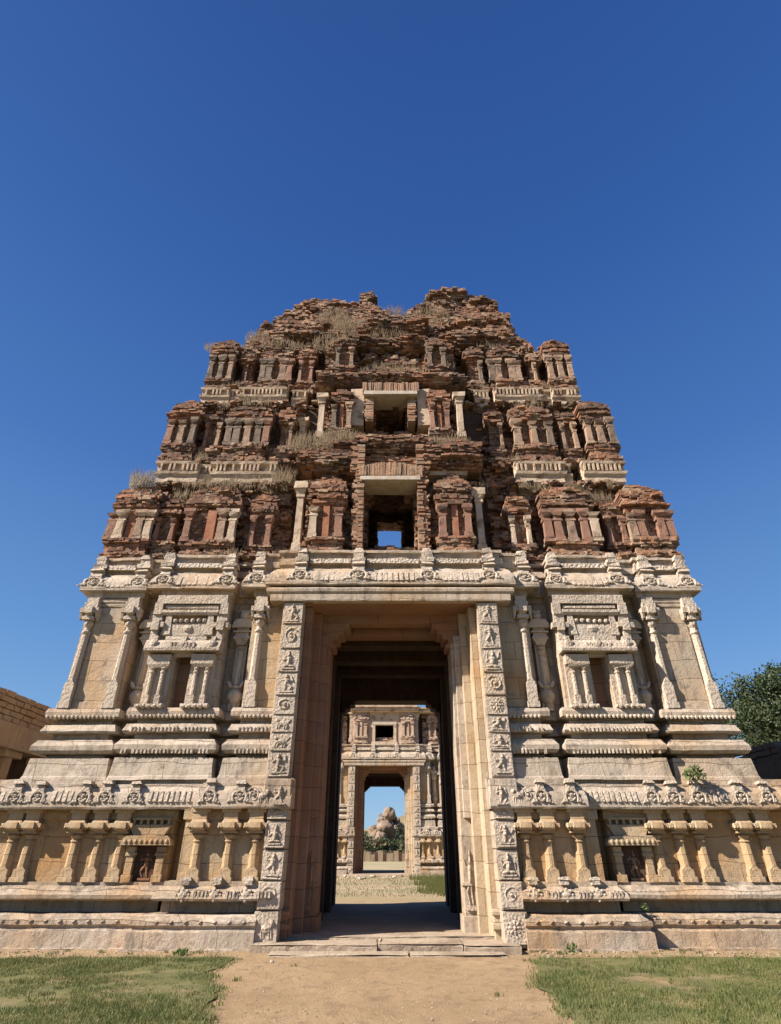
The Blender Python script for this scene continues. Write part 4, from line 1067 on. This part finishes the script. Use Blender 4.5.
HM2 = stone('shaded_hall_stone', (.17,.13,.10), (.19,.14,.09), (.2,.16,.13), joints=False, grime=.8)  # darker copy of the hall stone, the gateway's shadow painted in
hall(-1, 11.45, 15.9, 20.6, 5.72, 'low pillared hall with a parapet of small stone blocks left of the nearest gateway', HM)
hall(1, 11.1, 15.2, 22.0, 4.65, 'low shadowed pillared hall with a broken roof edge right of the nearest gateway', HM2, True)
# =================================================================== TREES
LT = leaf_mat('tree_leaf', (.022,.036,.014), (.042,.06,.022), (.075,.088,.034), .35, .1)
BK = simple('bark', (.12,.09,.065), (.17,.13,.09), 6, .03)
def tree(loc, R, H, nblob, nleaf, ls, label, seed, group=None, flat=.8, trunk_h=.35):
    random.seed(seed); rs = np.random.RandomState(seed)
    E_ = empty('tree', loc, label, 'tree', group)
    m = MB(); x,y,_ = loc; th = H*trunk_h
    m.lathe(x,y,[(R*.10,-.1),(R*.075,th*.3),(R*.06,th),(R*.04,th*1.4)],10)
    bl = []
    for k in range(nblob):
        a = random.uniform(0,2*PI); u = math.sqrt(random.random()); v = random.uniform(-.6,1)
        c = Vector((x+R*.72*u*math.cos(a), y+R*.72*u*math.sin(a), th+(H-th)*(.5+.34*v*(1-.5*u*u)))); bl.append((c, R*random.uniform(.22,.40)))
        if k%2==0: m.limb((x,y,th*random.uniform(.8,1.2)), tuple(c), R*.028, R*.008, 5)
    m.build('trunk', BK, E_)
    per = nleaf//nblob; Vs = []
    for c,r in bl:
        # leaf sprays: sub-clumps over the blob
        ns = 26; d = rs.normal(size=(ns,3)); d /= np.linalg.norm(d,axis=1)[:,None]; sc = np.array(c)+d*r*rs.uniform(.45,1.08,(ns,1))*np.array([1,1,flat])
        k = rs.randint(0,ns,per); p = sc[k]+rs.normal(0,r*.15,(per,3))
        u = rs.normal(size=(per,3)); u /= np.linalg.norm(u,axis=1)[:,None]; w = np.cross(u, rs.normal(size=(per,3))); w /= np.linalg.norm(w,axis=1)[:,None]
        l = (ls*rs.uniform(.6,1.3,per))[:,None]
        Vs.append(np.stack([p-u*l, p+w*l*.45, p+u*l, p-w*l*.45],1).reshape(-1,3))
    V = np.concatenate(Vs); n = len(V)//4
    m = MB(); m.V=[V]; m.n=len(V); m.F=[(4*i,4*i+1,4*i+2,4*i+3) for i in range(n)]
    m.build('crown', LT, E_, recalc=False)
    return E_
tree((28.5,40,0), 6.6, 14.0, 34, 52000, .13, 'broad dark green tree rising behind the right side of the nearest gateway', 5, trunk_h=.3)
# =================================================================== BOULDER HILL AND RUINED WALL FAR BEYOND
BO = stone('boulder', (.21,.15,.105), (.25,.15,.085), (.29,.23,.17), joints=False, grime=.8)
random.seed(91)
def boulder(cx, cy, cz, rx, rz, label, seed):
    bm = bmesh.new(); bmesh.ops.create_icosphere(bm, subdivisions=4, radius=1)
    V = np.array([v.co for v in bm.verts]); n = 1+.26*vn(V+seed*3.3,1.2,seed)+.12*vn(V+seed,2.6,seed)-.07*np.abs(vn(V+seed,4.,seed))+.02*vn(V,11.,seed)
    V = V*n[:,None]*np.array([rx,rx*.9,rz])
    for v,c in zip(bm.verts,V): v.co = Vector(c)
    me = bpy.data.meshes.new('boulder'); bm.to_mesh(me); bm.free(); me.polygons.foreach_set('use_smooth',[True]*len(me.polygons)); me.materials.append(BO)
    o = bpy.data.objects.new('boulder',me); C.objects.link(o); o.location=(cx,cy,cz); tag(o,label,'boulder','boulders heaped on the far hill'); return o
def bp(px,py,Y):
    F=560.;th=math.atan(338/F);a=(px-390.5)/F;b=(512-py)/F;cc,ss=math.cos(th),math.sin(th);t=Y/(cc-b*ss);return a*t,1.6+(ss+b*cc)*t
hill = [(389,814,5.2,'round dark topmost boulder balanced on the far hill'),(386,829,6.5,'large pale boulder directly under the topmost one on the far hill'),(398,828,5,'pale boulder right of the balanced pile on the far hill, upper one'),(381,838,5,'pale boulder low on the left slope of the far boulder pile'),
        (396,842,7,'wide low boulder at the right foot of the far boulder pile'),(374,842,4.2,'leftmost of the larger boulders at the foot of the far hill'),(404,848,6,'brown boulder at the right edge of the far doorway view'),(366,846,3.2,'small dark boulder at the left edge of the far hill'),(386,845,4,'grey boulder low in the middle of the far boulder pile'),(392,833,4,'middle boulder wedged in the far boulder pile')]
for k,(px,py,r,lab) in enumerate(hill):
    x,z = bp(px,py,150); boulder(x,150+random.uniform(-3,3)-(3 if py>835 else 0),z,r*.29,r*.25,lab,k+3)
random.seed(17); m = MB()
for k in range(110):
    py = random.uniform(815,852); hwd = (py-805)*.62+2; px = 389+random.uniform(-hwd,hwd*.9); r = random.uniform(.35,1.15)*(1.2 if py>828 else .8)
    x,z = bp(px,py,152); m.ell((x,152+random.uniform(-2,2),z),(r*random.uniform(.8,1.3),r,r*random.uniform(.6,1)),random.uniform(-.6,.6),8,5,r*.13)
o = m.build('scree', BO, None, rough=.1); tag(o,'heap of smaller brown boulders filling the slope of the far rocky hill','scree',kind='stuff')
m = MB(); V=[]; n=40
for i in range(n+1):
    for j in range(n+1):
        x = -60+140*i/n; y = 130+60*j/n; d = math.hypot((x-6)/38,(y-165)/26); V.append((x,y,-.3+max(0,1-d)**1.1*13))
V=np.array(V); V[:,2]*=.8; V[:,2]+=vn(V,.12,4)*.9*np.clip(V[:,2],0,1)
m.add(V,[(i*(n+1)+j,(i+1)*(n+1)+j,(i+1)*(n+1)+j+1,i*(n+1)+j+1) for i in range(n) for j in range(n)])
o = m.build('hill', simple('hill_soil',(.13,.12,.06),(.24,.18,.11),.3,.2), None, smooth=True); tag(o,'low rocky hill far behind the gateways','hill',kind='structure')
m = MB(); rs = np.random.RandomState(4)
for k in range(120):
    px = rs.uniform(360,412); py = rs.uniform(835,856) if rs.rand()<.75 else rs.uniform(822,836)
    if py<838 and not (px>396 and py>824) and not (px<382 and py>832): continue
    x,z = bp(px,py,146); r = rs.uniform(.3,.7)
    for q in range(40):
        p = np.array([x,146+rs.uniform(-4,2),z])+rs.normal(0,r*.5,3); u = rs.normal(size=3)*.15; w = rs.normal(size=3)*.1
        m.add([p-u,p+w,p+u,p-w],[(0,1,2,3)])
o = m.build('hill_scrub', LT, None, recalc=False); tag(o,'green scrub growing between the boulders of the far hill','scrub',kind='stuff')
W = empty('ruined_wall', (-1,106,0), 'long low pale ruined wall with dark openings seen through the far doorway', 'wall')
m = MB(); x = -14
while x < 14:
    L = random.uniform(.5,.95); hh = 1.45+random.uniform(-.5,.35)
    if not (-2.9 < x < -2.0 or -1.7 < x < -.9 or .9 < x < 1.5): m.box(x,x+L-.06,106,106.5,-.1,hh,.03)
    x += L
m.build('stone_slabs', HM, W); m = MB(); m.box(-14,14,107.4,107.8,-.1,1.3); m.build('shade_backing', DARKIN, W)  # dark sheet behind the gaps, painting the shade of the openings
# =================================================================== LIGHT, SKY, CAMERA
EL, AZ = math.radians(38), math.radians(67)          # sun from the front left of the gateway
d = Vector((math.sin(AZ)*math.cos(EL), math.cos(AZ)*math.cos(EL), -math.sin(EL)))    # direction light travels
L = bpy.data.lights.new('sun','SUN'); L.energy = 5.; L.angle = math.radians(.53); L.color = (1,.915,.815)
o = bpy.data.objects.new('sun',L); C.objects.link(o); o.rotation_euler = d.to_track_quat('-Z','Y').to_euler(); o.location = (-20,-10,30)
w = bpy.data.worlds.new('World'); bpy.context.scene.world = w; w.use_nodes = True; nt = w.node_tree
bg = nt.nodes['Background']; sk = nt.nodes.new('ShaderNodeTexSky'); sk.sky_type = 'NISHITA'; sk.sun_disc = False
sk.sun_elevation = EL; sk.sun_rotation = math.atan2(-d.x,-d.y); sk.altitude = 600; sk.air_density = 1.; sk.dust_density = .1; sk.ozone_density = 3.5
tc = nt.nodes.new('ShaderNodeTexCoord'); sx = nt.nodes.new('ShaderNodeSeparateXYZ'); nt.links.new(tc.outputs['Generated'], sx.inputs[0])
rp = nt.nodes.new('ShaderNodeValToRGB'); nt.links.new(sx.outputs[2], rp.inputs[0]); cr = rp.color_ramp
K = 1/2.38/.052
for i,(p,c) in enumerate(((0,(.30,.50,.76)),(.1,(.22,.44,.75)),(.29,(.125,.315,.68)),(.55,(.055,.18,.53)),(.79,(.026,.115,.42)),(1,(.013,.07,.31)))):
    e = cr.elements[i] if i < 2 else cr.elements.new(p); e.position = p; e.color = (c[0]*K,c[1]*K,c[2]*K,1)
mx = nt.nodes.new('ShaderNodeMix'); mx.data_type = 'RGBA'; mx.inputs[0].default_value = .75
nt.links.new(sk.outputs[0], mx.inputs[6]); nt.links.new(rp.outputs[0], mx.inputs[7])
nt.links.new(mx.outputs[2], bg.inputs[0]); bg.inputs[1].default_value = .052
cam = bpy.data.cameras.new('camera'); co = bpy.data.objects.new('camera',cam); C.objects.link(co)
cam.sensor_fit = 'VERTICAL'; cam.sensor_height = 36; cam.lens = 36*560/1024; cam.clip_end = 6000; cam.clip_start = .1
co.location = (0,0,1.6); co.rotation_euler = (math.radians(90)+math.atan(338/560),0,0)
sc = bpy.context.scene; sc.camera = co
sc.render.engine = 'CYCLES'; sc.cycles.diffuse_bounces = 3; sc.view_settings.view_transform = 'Standard'; sc.view_settings.look = 'None'; sc.view_settings.exposure = 1.25; sc.view_settings.gamma = 1
